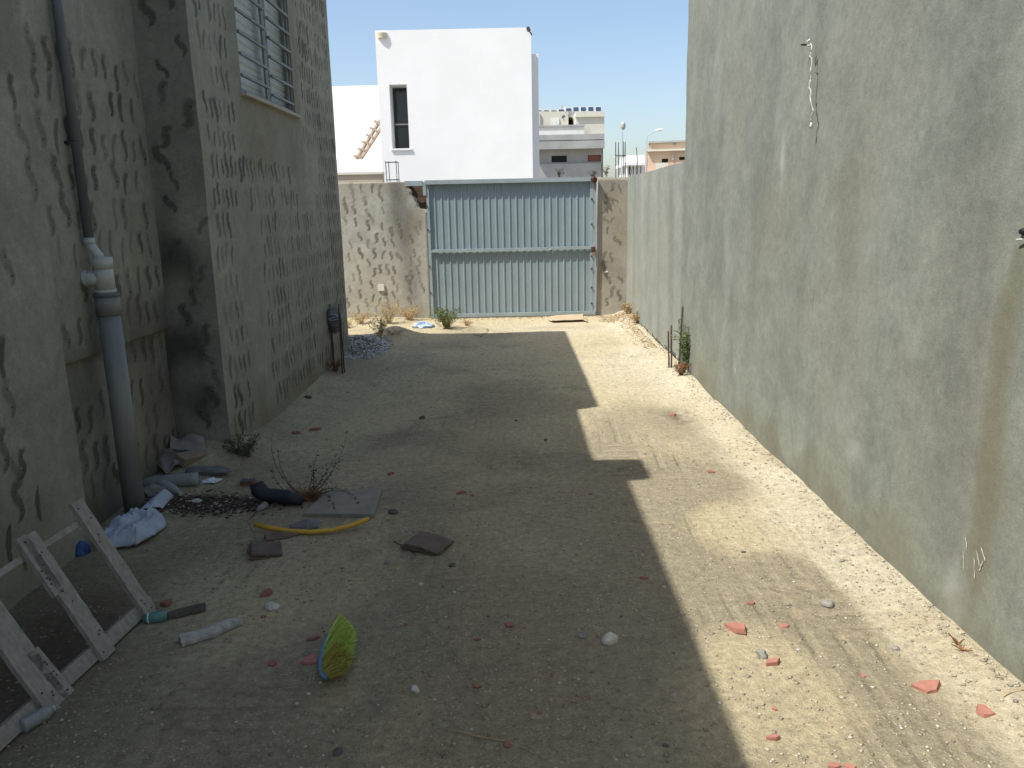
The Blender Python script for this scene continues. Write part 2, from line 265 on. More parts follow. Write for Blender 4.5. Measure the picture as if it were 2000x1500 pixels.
# ------------------------------------------------------------------ mesh helper
W = {}
class MB:
    def __init__(s): s.v = []; s.f = []; s.at = {}; s.sm = False
    def add(s, vs, fs):
        o = len(s.v); s.v += [Vector(p) for p in vs]; s.f += [tuple(i + o for i in f) for f in fs]; return s
    def box(s, a, b, rot=None, piv=None):
        (x0, y0, z0), (x1, y1, z1) = a, b
        vs = [Vector(p) for p in [(x0, y0, z0), (x1, y0, z0), (x1, y1, z0), (x0, y1, z0), (x0, y0, z1), (x1, y0, z1), (x1, y1, z1), (x0, y1, z1)]]
        if rot is not None:
            p = Vector(piv) if piv is not None else sum(vs, Vector()) / 8
            vs = [rot @ (q - p) + p for q in vs]
        return s.add(vs, [(0, 3, 2, 1), (4, 5, 6, 7), (0, 1, 5, 4), (1, 2, 6, 5), (2, 3, 7, 6), (3, 0, 4, 7)])
    def bar(s, p, q, w, h, up=(0, 0, 1), taper=1.0):
        """rectangular bar from p to q; w across, h along 'up'"""
        p, q, up = Vector(p), Vector(q), Vector(up); d = (q - p).normalized(); r = d.cross(up).normalized(); u = r.cross(d)
        vs = []
        for e, k in ((p, 1.0), (q, taper)):
            for a, b in ((-1, -1), (1, -1), (1, 1), (-1, 1)): vs.append(e + r * a * w / 2 * k + u * b * h / 2 * k)
        return s.add(vs, [(0, 1, 2, 3), (7, 6, 5, 4), (0, 4, 5, 1), (1, 5, 6, 2), (2, 6, 7, 3), (3, 7, 4, 0)])
    def tube(s, pts, r, n=8, cap=True):
        pts = [Vector(p) for p in pts]; rs = r if isinstance(r, (list, tuple)) else [r] * len(pts)
        vs = []; ref = Vector((0.13, 0.31, 0.94))
        for i, p in enumerate(pts):
            d = (pts[min(i + 1, len(pts) - 1)] - pts[max(i - 1, 0)])
            d = d.normalized() if d.length > 1e-9 else Vector((0, 0, 1))
            if abs(d.dot(ref)) > 0.97: rr = Vector((1, 0.1, 0))
            else: rr = ref
            a = d.cross(rr).normalized(); b = d.cross(a)
            for k in range(n):
                t = 2 * math.pi * k / n; vs.append(p + (a * math.cos(t) + b * math.sin(t)) * rs[i])
        fs = [(i * n + k, i * n + (k + 1) % n, (i + 1) * n + (k + 1) % n, (i + 1) * n + k) for i in range(len(pts) - 1) for k in range(n)]
        if cap: fs += [tuple(reversed(range(n))), tuple(range((len(pts) - 1) * n, len(pts) * n))]
        return s.add(vs, fs)
    def grid(s, fn, nu, nv):
        vs = [fn(i / nu, j / nv) for j in range(nv + 1) for i in range(nu + 1)]
        return s.add(vs, [(j * (nu + 1) + i, j * (nu + 1) + i + 1, (j + 1) * (nu + 1) + i + 1, (j + 1) * (nu + 1) + i) for j in range(nv) for i in range(nu)])
    def prism(s, poly, z0, z1, tops=1.0):
        n = len(poly); cx = sum(p[0] for p in poly) / n; cy = sum(p[1] for p in poly) / n
        vs = [(p[0], p[1], z0) for p in poly] + [(cx + (p[0] - cx) * tops, cy + (p[1] - cy) * tops, z1) for p in poly]
        return s.add(vs, [tuple(reversed(range(n))), tuple(range(n, 2 * n))] + [(i, (i + 1) % n, n + (i + 1) % n, n + i) for i in range(n)])
    def xf(s, mat, start=0):
        for i in range(start, len(s.v)): s.v[i] = mat @ s.v[i]
        return s
    def rough(s, amp, scale, seed=0.0):
        o = Vector((seed * 3.1, seed * 1.7, seed))
        s.v = [p + mn.noise_vector(p * scale + o) * amp for p in s.v]; return s
    def build(s, name, mat, parent=None, smooth=False, origin=None):
        me = bpy.data.meshes.new(name)
        if origin is None:
            lo = Vector((min(p.x for p in s.v), min(p.y for p in s.v), min(p.z for p in s.v)))
            hi = Vector((max(p.x for p in s.v), max(p.y for p in s.v), max(p.z for p in s.v)))
            origin = Vector(((lo.x + hi.x) / 2, (lo.y + hi.y) / 2, lo.z))
        me.from_pydata([tuple(p - origin) for p in s.v], [], s.f)
        for k, vals in s.at.items():
            a = me.attributes.new(k, 'FLOAT', 'POINT'); a.data.foreach_set('value', vals)
        mats = mat if isinstance(mat, list) else [mat]
        for m in mats: me.materials.append(M[m])
        if smooth or s.sm: me.polygons.foreach_set('use_smooth', [True] * len(me.polygons))
        me.update()
        return link(name, me, parent, origin)
def link(name, me, parent, worldloc, rot=None):
    o = bpy.data.objects.new(name, me); col.objects.link(o)
    base = Vector((0, 0, 0))
    if parent is not None: o.parent = parent; base = W[parent.name]
    o.location = Vector(worldloc) - base
    if rot is not None: o.rotation_euler = rot
    W[o.name] = Vector(worldloc); return o
def thing(name, label, cat, loc, group=None):
    o = bpy.data.objects.new(name, None); col.objects.link(o); o.location = loc; o.empty_display_size = 0.1
    W[o.name] = Vector(loc); return tag(o, label, cat, group)
def tag(o, label, cat, group=None):
    o["label"] = label; o["category"] = cat
    if group: o["group"] = group
    return o
def struct(o): o["kind"] = "structure"; return o
def stuff(o): o["kind"] = "stuff"; return o

# ------------------------------------------------------------------ numpy value noise (ground)
def vnoise(x, y, s, seed=0):
    rs = np.random.RandomState(seed); T = rs.rand(256, 256)
    x = x * s + 1000.3; y = y * s + 1000.7; xi = np.floor(x).astype(int); yi = np.floor(y).astype(int); fx = x - xi; fy = y - yi
    fx = fx * fx * (3 - 2 * fx); fy = fy * fy * (3 - 2 * fy); a = lambda i, j: T[(xi + i) % 256, (yi + j) % 256]
    return (a(0, 0) * (1 - fx) + a(1, 0) * fx) * (1 - fy) + (a(0, 1) * (1 - fx) + a(1, 1) * fx) * fy - 0.5
def sstep(a, b, x): t = np.clip((x - a) / (b - a), 0, 1); return t * t * (3 - 2 * t)
def gh(x, y):
    """yard surface height"""
    z = 0.035 * sstep(6.0, 10.5, y) + 0.012 * vnoise(x, y, 1.1, 1) + 0.005 * vnoise(x, y, 4.5, 2) + 0.003 * vnoise(x, y, 11, 3)
    z = z + 0.11 * np.exp(-(((x + 2.02) / 0.26) ** 2 + ((y - 4.95) / 0.55) ** 2))           # silt heaped at the corner of the house
    z = z + 0.05 * sstep(-1.62, -1.95, x) * sstep(4.6, 5.0, y) * sstep(8.9, 8.0, y)
    z = z + 0.13 * np.exp(-(((x + 1.50) / 0.24) ** 2 + ((y - 9.85) / 0.22) ** 2))           # dirt heap by the gravel
    z = z + 0.07 * np.exp(-(((x + 2.05) / 0.5) ** 2 + ((y - 9.3) / 0.5) ** 2))
    z = z + (0.025 + 0.022 * vnoise(x, y, 1.6, 31) + 0.018 * vnoise(x, y, 6, 32)) * sstep(1.40, 1.64, x) + 0.05 * sstep(1.35, 1.7, x) * sstep(9.0, 11.0, y)
    z = z + 0.03 * sstep(-1.2, -2.0, x) * sstep(10.4, 11.2, y)
    return z
def gz(x, y): return float(gh(np.array([x]), np.array([y]))[0])
def GP(px, py):
    """pixel -> point on the yard surface"""
    z = 0.0
    for _ in range(6):
        p = G(px, py, z); z = gz(p.x, p.y)
    return G(px, py, z)

# ================================================================== GROUND
xs = np.concatenate([np.arange(-7.0, -2.6, 0.12), np.arange(-2.6, 1.90, 0.03)]); ys = np.concatenate([np.arange(-5, 1.2, 0.1), np.arange(1.2, 11.95, 0.03)])
XX, YY = np.meshgrid(xs, ys); ZZ = gh(XX, YY)
nx, ny = len(xs), len(ys)
me = bpy.data.meshes.new('yard_floor')
idx = np.arange(nx * ny).reshape(ny, nx)
quads = np.stack([idx[:-1, :-1], idx[:-1, 1:], idx[1:, 1:], idx[1:, :-1]], -1).reshape(-1, 4)
me.vertices.add(nx * ny); me.vertices.foreach_set('co', np.stack([XX, YY, ZZ], -1).ravel())
me.loops.add(quads.size); me.loops.foreach_set('vertex_index', quads.ravel())
me.polygons.add(len(quads)); me.polygons.foreach_set('loop_start', np.arange(len(quads)) * 4); me.polygons.foreach_set('loop_total', np.full(len(quads), 4))
me.polygons.foreach_set('use_smooth', np.ones(len(quads), bool)); me.update(); me.validate()
def blob(px, py, rx, ry, amt):
    p = GP(px, py); return amt * np.exp(-(((XX - p.x) / rx) ** 2 + ((YY - p.y) / ry) ** 2))
sandy = 0.20 + 0.55 * sstep(1.2, 1.55, XX) + 0.35 * sstep(4.6, 7.5, YY) + 0.5 * sstep(10.2, 11.2, YY)  # sand by the wall; mid yard also paler, bounced light put into the colour
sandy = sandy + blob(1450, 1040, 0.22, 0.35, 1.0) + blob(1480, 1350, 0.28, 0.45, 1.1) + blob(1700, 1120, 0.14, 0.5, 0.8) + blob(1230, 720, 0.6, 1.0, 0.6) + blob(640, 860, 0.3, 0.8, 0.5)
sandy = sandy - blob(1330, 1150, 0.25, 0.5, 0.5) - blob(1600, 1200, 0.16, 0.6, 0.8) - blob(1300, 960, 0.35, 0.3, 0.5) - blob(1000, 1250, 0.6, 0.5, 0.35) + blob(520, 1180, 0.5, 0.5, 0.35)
mulch = blob(420, 985, 0.30, 0.12, 1.6) * (0.55 + 0.9 * (vnoise(XX, YY, 14, 9) + 0.5)) + blob(60, 1330, 0.28, 0.6, 0.55) + blob(180, 1180, 0.25, 0.5, 0.35) + blob(1330, 815, 0.12, 0.28, 0.8) * (0.5 + vnoise(XX, YY, 16, 5)) + blob(1210, 920, 0.3, 0.12, 0.4) * (0.5 + vnoise(XX, YY, 20, 6))  # mulch by the house corner, plus other darkened patches of floor
mulch = mulch + 0.35 * sstep(-1.75, -2.15, XX) * sstep(4.4, 3.0, YY) * (XX > -3)  # floor darkened towards the foot of the near pier
mulch = mulch + blob(650, 725, 0.12, 0.25, 0.4)
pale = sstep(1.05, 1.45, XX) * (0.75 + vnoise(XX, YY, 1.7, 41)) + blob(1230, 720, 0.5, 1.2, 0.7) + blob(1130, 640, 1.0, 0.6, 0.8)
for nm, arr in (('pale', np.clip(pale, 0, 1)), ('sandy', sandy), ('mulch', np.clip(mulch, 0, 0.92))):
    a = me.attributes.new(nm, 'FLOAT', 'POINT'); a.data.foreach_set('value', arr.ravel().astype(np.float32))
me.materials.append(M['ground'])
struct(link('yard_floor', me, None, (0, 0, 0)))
g = MB(); g.add([(-900, -600, -0.12), (900, -600, -0.12), (900, 1500, -0.12), (-900, 1500, -0.12)], [(0, 1, 2, 3)])
struct(g.build('ground', 'street', origin=Vector((0, 0, -0.12))))

# ================================================================== PLASTERED WALLS
def pwall(u0, u1, v0, v1, place, step, holes=()):
    """rectangular render skin on a grid, cells inside a hole left out; place(u, v) -> world point"""
    def cuts(a, b, extra):
        c = {a, b}; c |= {e for e in extra if a < e < b}; c = sorted(c); out = []
        for p, q in zip(c[:-1], c[1:]):
            n = max(1, round((q - p) / step)); out += [p + (q - p) * k / n for k in range(n)]
        return out + [b]
    us = cuts(u0, u1, [h for H in holes for h in H[:2]]); vs_ = cuts(v0, v1, [h for H in holes for h in H[2:]])
    m = MB(); nu = len(us)
    m.v = [Vector(place(u, v)) for v in vs_ for u in us]; m.uv = [(u, v) for v in vs_ for u in us]
    for j in range(len(vs_) - 1):
        for i in range(nu - 1):
            cu = (us[i] + us[i + 1]) / 2; cv = (vs_[j] + vs_[j + 1]) / 2
            if any(h[0] < cu < h[1] and h[2] < cv < h[3] for h in holes): continue
            m.f.append((j * nu + i, j * nu + i + 1, (j + 1) * nu + i + 1, (j + 1) * nu + i))
    return m
def wobble(m, amp=0.006):
    m.v = [p + mn.noise_vector(p * 1.7) * amp + mn.noise_vector(p * 7.0) * amp * 0.35 for p in m.v]; return m

# S-shaped trowel smears, shared meshes ---------------------------------------------------
def mark_mesh(k):
    r = random.Random(50 + k); n = 8; h = 1.0; a = 0.13 + 0.10 * r.random(); b = 0.12 + 0.16 * r.random(); w = 0.19 + 0.09 * r.random(); ph = r.uniform(-0.4, 0.4)
    vs = []; at = []; pts = []
    for i in range(n + 1):
        t = i / n; x = -a * math.sin(2 * math.pi * t + ph * 0.6) + b * (1 - 2 * t) ** 3; y = 0.5 * h - h * t
        if k % 4 == 3: x = -a * 1.2 * math.sin(math.pi * t) + b * 0.8 * (1 - t)            # a comma-like one
        pts.append(Vector((x, y, 0)))
    for i, p in enumerate(pts):
        d = (pts[min(i + 1, n)] - pts[max(i - 1, 0)]).normalized(); nn = Vector((-d.y, d.x, 0)); t = i / n
        rr = w * (0.25 + 0.95 * math.sin(math.pi * min(1, 0.12 + t * 0.86)) ** 0.7) * (0.85 + 0.3 * r.random())
        if i == n: rr *= 0.4
        vs += [p + nn * rr + Vector((0, 0, -0.010)), p + nn * rr * 0.1 + Vector((0, 0, 0.012)), p - nn * rr + Vector((0, 0, -0.010))]; at += [0.0, 1.15, 0.0]
        if i in (0, n): at[-2] = 0.35
    fs = []
    for i in range(n): fs += [(i * 3, i * 3 + 3, i * 3 + 4, i * 3 + 1), (i * 3 + 1, i * 3 + 4, i * 3 + 5, i * 3 + 2)]
    m = bpy.data.meshes.new('trowel_mark'); m.from_pydata([tuple(p) for p in vs], [], fs)
    a_ = m.attributes.new('mark', 'FLOAT', 'POINT'); a_.data.foreach_set('value', at)
    m.polygons.foreach_set('use_smooth', [True] * len(fs)); m.update(); return m
MARKS = {}
def marks_for(mat):
    if mat not in MARKS:
        out = []
        for k in range(8):
            m = mark_mesh(k); m.materials.append(M[mat + '_smear']); out.append(m)
        MARKS[mat] = out
    return MARKS[mat]
AX = Matrix(((0, 0, 1), (1, 0, 0), (0, 1, 0)))        # local (u, v, n) -> wall facing +X
AY = Matrix(((1, 0, 0), (0, 0, -1), (0, 1, 0)))       # wall facing -Y
def place_marks(spots, mat, axes, parent, rnd, limit=300, amp=0.006):
    """spots: (world point, height, width factor, tilt); nearest become parts, the rest one joined part"""
    ms = marks_for(mat); spots = sorted(spots, key=lambda q: (Vector(q[0]) - CAMP).length); rest = MB(); at = []
    for i, (p, h, wf, tilt) in enumerate(spots):
        me_ = ms[rnd.randrange(8)]
        p = p + mn.noise_vector(p * 1.7) * amp + mn.noise_vector(p * 7.0) * amp * 0.35 + axes @ Vector((0, 0, 0.0015))
        mat4 = Matrix.Translation(p) @ (axes @ Matrix.Rotation(tilt, 3, 'Z') @ Matrix.Diagonal((h * wf, h, 0.12))).to_4x4()
        if i < limit:
            o = link('trowel_mark', me_, parent, p); q = (axes @ Matrix.Rotation(tilt, 3, 'Z')).to_euler()
            o.rotation_euler = q; o.scale = (h * wf, h, 0.12)
        else:
            vals = [d.value for d in me_.attributes['mark'].data]; at += vals
            rest.add([mat4 @ v.co for v in me_.vertices], [tuple(f.vertices) for f in me_.polygons])
    if rest.v:
        rest.at['mark'] = at; rest.sm = True; stuff(rest.build('trowel_mark_rows', mat + '_smear', parent))

BX = -1.87; BY0 = 4.93; BY1 = 8.75; RX = -2.19; PX_ = -2.14; PY1 = 3.66; TOPZ = 4.24; NEARX = -1.90
HOUSE = thing('rendered_house', 'unpainted grey rendered house with S-shaped trowel marks on the left of the yard', 'house', (-3.5, 5.0, 0))
WIN = (5.80, 7.20, 2.43, 3.62)
fw = pwall(BY0, BY1, -0.15, TOPZ, lambda u, v: (BX, u, v), 0.07, [WIN])
wobble(fw)
dark_tone = []; stain = []
for p in fw.v:
    n = mn.noise(p * 2.2)
    dark_tone.append(0.0); stain.append(max(0, min(0.5, (0.35 - p.z) * 1.2 + n * 0.3)) if p.z < 0.5 else 0.0)
    if WIN[0] - 0.18 < p.y < WIN[1] + 0.2 and WIN[2] - 0.5 < p.z: stain[-1] = max(stain[-1], 0.28 if (WIN[0] - 0.16 < p.y < WIN[1] + 0.16) else 0.12)
fw.at['stain'] = stain
side = fw.build('projecting_wall', 'house', HOUSE, smooth=True)
ret = pwall(RX - 0.3, BX, -0.15, TOPZ, lambda u, v: (u, BY0, v), 0.07); wobble(ret)
ret.at['dark_tone'] = [max(0, min(0.85, 0.9 - abs(p.z - 0.75) * 1.0 + mn.noise(p * 3.5) * 0.9)) * (0.45 if p.x > -1.95 else 0.95) if p.z < 1.7 else 0.25 for p in ret.v]  # darker towards the inner corner and about knee height, broken by noise
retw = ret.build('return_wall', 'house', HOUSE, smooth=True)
far = pwall(-7.0, BX, -0.15, TOPZ, lambda u, v: (-7.0 + BX - u, BY1, v), 0.3); wobble(far)
far.build('rear_wall', 'house', HOUSE, smooth=True)
LEDGE = 0.90
WIN2 = (3.95, 4.90, 2.90, 3.75)
rec = pwall(PY1 - 0.05, BY0 + 0.05, LEDGE, TOPZ, lambda u, v: (RX, u, v), 0.07, [WIN2]); wobble(rec)
rec.at['dark_tone'] = [max(0, min(0.55, (1.35 - p.z) * 1.1 + mn.noise(p * 3) * 0.5)) if p.z < 1.5 else 0.0 for p in rec.v]  # darker towards the ledge, broken by noise
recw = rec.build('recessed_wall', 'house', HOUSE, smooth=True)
low = pwall(PY1 - 0.05, BY0 + 0.05, -0.15, LEDGE, lambda u, v: (RX - 0.03, u, v), 0.07); wobble(low)
low.at['dark_tone'] = [max(0, min(0.6, 0.25 + mn.noise(p * 2.6) * 0.6 + max(0, 0.25 - p.z))) for p in low.v]  # darker in random patches and towards the ground
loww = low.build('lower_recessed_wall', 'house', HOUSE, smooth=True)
led = MB().grid(lambda a, b: (RX - 0.04 + 0.04 * b, PY1 - 0.05 + (BY0 + 0.1 - PY1) * (1 - a), LEDGE + 0.001), 20, 1); wobble(led, 0.006).build('ledge_soffit', 'house', HOUSE)
pil = pwall(1.5, PY1, -0.15, TOPZ, lambda u, v: (PX_, u, v), 0.07); wobble(pil, 0.008)
pil.at['stain'] = [max(0, min(0.5, mn.noise(p * 1.4 + Vector((3, 1, 7))) * 0.9)) for p in pil.v]
pilw = pil.build('near_pier_wall', 'house', HOUSE, smooth=True)
pe = pwall(0, 0.12, -0.15, TOPZ, lambda u, v: (PX_ - u, PY1, v), 0.07)
pe.v = [Vector((p.x, p.y, p.z)) for p in pe.v]; pe.f = [tuple(reversed(f)) for f in pe.f]; wobble(pe, 0.008); pe.build('pier_edge', 'house', HOUSE, smooth=True)
nr = pwall(-5.0, 1.5, -0.15, TOPZ, lambda u, v: (NEARX, u, v), 0.25); wobble(nr); nr.build('near_wall', 'house', HOUSE, smooth=True)
ne = pwall(0, 0.3, -0.15, TOPZ, lambda u, v: (NEARX - u, 1.5, v), 0.1); ne.f = [tuple(reversed(f)) for f in ne.f]; ne.build('near_wall_end', 'house', HOUSE)
# roof slab with its eaves: these edges draw the stepped shade on the yard
rf = MB()
rf.box((-7, BY0 + 0.02, TOPZ - 0.12), (BX + 0.0, BY1, TOPZ)); rf.build('roof_slab', 'greycon', HOUSE)
MB().box((-7, 3.54, TOPZ - 0.121), (-2.055, BY0 + 0.019, TOPZ - 0.001)).build('roof_slab', 'greycon', HOUSE)
MB().box((-7, 3.19, TOPZ - 0.12), (-1.745, 3.539, TOPZ)).build('roof_slab', 'greycon', HOUSE)
MB().box((-7, -5, TOPZ - 0.121), (NEARX + 0.01, 3.189, TOPZ - 0.001)).build('roof_slab', 'greycon', HOUSE)
# marks on the house
rk = random.Random(3); spots = []
z = 0.22; row = 0
while z < 3.9:
    y = BY0 + 0.12 + (row % 2) * 0.05 + rk.uniform(-0.03, 0.03)
    sp = rk.uniform(0.078, 0.10)
    while y < BY1 - 0.08:
        keep = True
        if WIN[0] - 0.2 < y < WIN[1] + 0.18 and z > WIN[2] - 0.42: keep = False
        if mn.noise(Vector((y * 0.8, z * 0.8, 4.2))) > 0.52: keep = False
        if rk.random() < 0.04: keep = False
        if keep:
            spots.append((Vector((BX + 0.002, y, z + rk.uniform(-0.02, 0.02))), rk.uniform(0.10, 0.18), rk.uniform(0.5, 0.8), rk.uniform(-0.22, 0.14)))
        y += sp * rk.uniform(0.85, 1.2)
    z += rk.uniform(0.175, 0.20); row += 1
place_marks(spots, 'house', AX, side, rk)
spots = []
def rec_marks(z0, z1, xw):
    z = z0
    while z < z1:
        y = PY1 + 0.10 + rk.uniform(0, 0.08)
        while y < BY0 - 0.06:
            if not (WIN2[0] - 0.15 < y and z > WIN2[2] - 0.38) and rk.random() > 0.1 and not (1.02 > z > 0.62 and y < 4.3):
                spots.append((Vector((xw + 0.002, y, z + rk.uniform(-0.03, 0.03))), rk.uniform(0.13, 0.19), rk.uniform(0.55, 0.85), rk.uniform(-0.3, 0.1)))
            y += rk.uniform(0.10, 0.135)
        z += rk.uniform(0.18, 0.21)
rec_marks(1.05, 3.9, RX); place_marks(spots, 'house', AX, recw, rk)
spots = []; rec_marks(0.2, 0.85, RX - 0.03); place_marks(spots, 'house', AX, loww, rk)
spots = []
for k in range(26):
    spots.append((Vector((rk.uniform(RX + 0.03, BX - 0.03), BY0 - 0.002, 0.3 + k * 0.135 + rk.uniform(-0.03, 0.03))), rk.uniform(0.12, 0.18), rk.uniform(0.6, 0.9), rk.uniform(-0.5, 0.5)))
place_marks(spots, 'house', AY, retw, rk)
spots = []
for (px, py) in [(45, 268), (25, 180), (5, 700), (30, 920), (8, 880), (60, 130), (35, 980), (75, 985), (20, 1065), (62, 350), (15, 520)]:
    p = onX(px, py, PX_)
    if p.y < PY1 - 0.04: spots.append((p, rk.uniform(0.15, 0.2), 0.6, rk.uniform(-0.2, 0.2)))
for k in range(70):
    y, z = rk.uniform(1.6, PY1 - 0.35), rk.uniform(0.1, 3.6)
    if mn.noise(Vector((y * 1.1, z * 1.1, 8.0))) > -0.05: spots.append((Vector((PX_, y, z)), rk.uniform(0.12, 0.19), rk.uniform(0.55, 0.8), rk.uniform(-0.3, 0.2)))
place_marks(spots, 'house', AX, pilw, rk)

def window(parent, xface, y0, y1, z0, z1, depth=0.11):
    w = MB()
    for a, b in (((xface - depth, y0 - 0.004, z0), (xface - 0.001, y0 + 0.0, z1)), ((xface - depth, y1, z0), (xface - 0.001, y1 + 0.004, z1)), ((xface - depth, y0, z1), (xface - 0.001, y1, z1 + 0.004))): w.box(a, b)
    win = w.build('window', 'house', parent)
    n = round((z1 - z0) / 0.047); x = xface - depth + 0.03; base = None
    for k in range(n):                                           # rolling shutter
        za = z0 + (z1 - z0) * k / n; zb = z0 + (z1 - z0) * (k + 1) / n - 0.0025
        if base is None:
            m = MB(); m.add([(x, y0, 0), (x, y1, 0), (x + 0.004, y1, (zb - za) * 0.4), (x + 0.004, y0, (zb - za) * 0.4), (x, y0, zb - za), (x, y1, zb - za), (x - 0.006, y0, 0), (x - 0.006, y1, 0), (x - 0.006, y1, zb - za), (x - 0.006, y0, zb - za)],
                            [(0, 1, 2, 3), (3, 2, 5, 4), (0, 6, 7, 1), (4, 5, 8, 9), (6, 9, 8, 7)])
            base = m.build('slat', 'shutter', win, origin=Vector((x, (y0 + y1) / 2, 0)))
            me_ = base.data; base.location.z += za; W[base.name] = W[base.name] + Vector((0, 0, za))
        else: link('slat', me_, win, (x, (y0 + y1) / 2, za))
    MB().box((xface - depth, y0, z0), (xface - depth + 0.012, y1, z1)).build('backing', 'dark', win)
    # steel grille of two leaves
    gx = xface - 0.018; mid = (y0 + y1) / 2 + 0.02
    for yy, mt, wd in ((y0 + 0.018, 'grille', 0.022), (mid - 0.055, 'grille', 0.03), (mid - 0.018, 'grille2', 0.028), (mid + 0.03, 'grille', 0.034), (y1 - 0.115, 'grille', 0.018), (y1 - 0.02, 'grille', 0.026)):
        MB().box((gx - 0.012, yy - wd / 2, z0 + 0.004), (gx + 0.004, yy + wd / 2, z1)).build('grille_upright', mt, win)
    MB().box((gx - 0.01, y0, z0 + 0.002), (gx + 0.006, y1, z0 + 0.03)).build('grille_upright', 'grille', win)['label'] = 'bottom bar of the window grille'
    for k in range(9):
        zz = z0 + 0.12 + k * 0.142
        if zz > z1: break
        MB().box((gx + 0.005, y0 + 0.03, zz - 0.009), (gx + 0.024, mid - 0.05, zz + 0.009)).build('grille_bar', 'grille', win)
        MB().box((gx + 0.005, mid + 0.035, zz - 0.049), (gx + 0.026, y1 - 0.03, zz - 0.030)).build('grille_bar', 'grille', win)
    s = MB().box((xface - depth, y0 - 0.03, z0 - 0.026), (xface + 0.04, y1 + 0.06, z0 - 0.002)); s.rough(0.003, 9).build('sill', 'sill', win)
window(side, BX, *WIN)
window(recw, RX, *WIN2)

# ------------------------------------------------------------------ front boundary wall
FY = 11.487; FT = 1.995; GX0, GX1 = -1.195, 1.215
FRONT = thing('boundary_wall', 'low grey rendered street wall with S-shaped trowel marks left of the metal gate', 'wall', (-2.4, FY + 0.1, 0))
def chip_edge(z):                                                 # broken plaster at the top corner by the gate
    pts = [(2.1, -1.44), (1.98, -1.44), (1.90, -1.46), (1.88, -1.42), (1.80, -1.41), (1.77, -1.36), (1.62, -1.31), (1.61, -1.235), (1.60, -1.2)]
    for (a, xa), (b, xb) in zip(pts[:-1], pts[1:]):
        if b <= z <= a: return xa + (xb - xa) * (a - z) / max(1e-6, a - b)
    return GX0
zz = [-0.2 + 0.06 * k for k in range(30)] + [1.6 + 0.018 * k for k in range(22)] + [FT]
fwm = MB(); nu = 60; rows = []
for z in zz:
    xe = min(GX0, chip_edge(z) + 0.012 * mn.noise(Vector((z * 30, 0, 0)))) if z > 1.6 else GX0
    rows.append([Vector((-7 + (xe + 7) * (i / nu) ** 0.6, FY, z + (0.012 * mn.noise(Vector((i * 0.4, 1, 2))) if z == FT else 0))) for i in range(nu + 1)])
for r_ in rows: fwm.v += r_
fwm.f = [(j * (nu + 1) + i, j * (nu + 1) + i + 1, (j + 1) * (nu + 1) + i + 1, (j + 1) * (nu + 1) + i) for j in range(len(zz) - 1) for i in range(nu)]
o = len(fwm.v)                                                    # thickness of the render along the broken edge and the top
fwm.v += [r_[-1] + Vector((0, 0.06, 0)) for r_ in rows]
fwm.f += [(j * (nu + 1) + nu, o + j, o + j + 1, (j + 1) * (nu + 1) + nu) for j in range(len(zz) - 1)]
o2 = len(fwm.v); fwm.v += [p + Vector((0, 0.2, 0)) for p in rows[-1]]; L = (len(zz) - 1) * (nu + 1)
fwm.f += [(L + i, L + i + 1, o2 + i + 1, o2 + i) for i in range(nu)]
wobble(fwm, 0.005)
stn = []; sot = []
for p in fwm.v:
    band = math.exp(-((p.x + 1.53 + 0.12 * (p.z - 1)) / 0.13) ** 2) * (0.6 if p.z > 0.3 else 0.3)
    top = max(0, p.z - 1.7) * 0.9
    sot.append(max(0, min(0.6, 0.75 * band + 0.35 * math.exp(-((p.x + 1.55) / 0.28) ** 2 - ((p.z - 1.5) / 0.35) ** 2) + 0.25 * mn.noise(p * 4) * band)))
    stn.append(max(0, min(0.6, top + max(0, 0.3 - p.z) * 1.2 + 0.3 * max(0, mn.noise(p * 2.1 + Vector((2, 5, 1)))) + 0.5 * math.exp(-((p.x + 1.36) / 0.12) ** 2 - ((p.z - 1.45) / 0.2) ** 2))))
fwm.at['stain'] = stn; fwm.at['dark_tone'] = sot
fwall = fwm.build('wall_face', 'front', FRONT, smooth=True)
MB().box((-7, FY + 0.055, -0.2), (GX0 - 0.01, FY + 0.195, FT - 0.02)).rough(0.01, 9).build('wall_core', 'core', FRONT)
zigs = [(690, 385), (691, 407), (712, 390), (725, 425), (743, 383), (747, 408), (717, 413), (674, 428), (694, 432), (718, 438), (746, 440), (764, 450), (735, 463), (777, 435), (702, 460), (684, 475), (719, 474), (750, 470), (767, 472),
        (704, 492), (731, 492), (749, 495), (764, 497), (681, 500), (720, 510), (700, 525), (731, 529), (742, 523), (757, 524), (770, 525), (704, 545), (725, 553), (768, 545), (683, 562), (703, 573), (729, 580), (741, 588), (755, 580), (769, 574), (716, 590),
        (700, 603), (776, 560), (783, 455), (803, 465), (809, 492), (803, 508), (818, 508), (803, 535), (819, 540), (802, 565), (812, 562), (800, 585), (686, 366), (705, 365), (727, 366), (742, 367), (672, 390), (676, 405), (814, 450), (822, 440), (797, 545), (815, 525), (780, 500), (679, 590), (735, 602), (760, 600), (690, 540), (778, 590), (826, 560)]
spots = []
for (px, py) in zigs:
    p = onY(px, py + 2, FY)
    if p.x < GX0 - 0.03: spots.append((p, rk.uniform(0.125, 0.175), rk.uniform(0.6, 0.85), rk.uniform(-0.25, 0.25)))
place_marks(spots, 'front', AY, fwall, rk)
jb = MB(); c = onY(745, 562, FY)
jb.box((c.x - 0.05, FY - 0.024, c.z - 0.05), (c.x + 0.05, FY + 0.004, c.z + 0.05))
bmx = bmesh.new(); me0 = jb.build('cover_plate', 'plate'); bmx.from_mesh(me0.data); bmesh.ops.bevel(bmx, geom=bmx.edges[:], offset=0.008, segments=2, affect='EDGES'); bmx.to_mesh(me0.data); bmx.free()
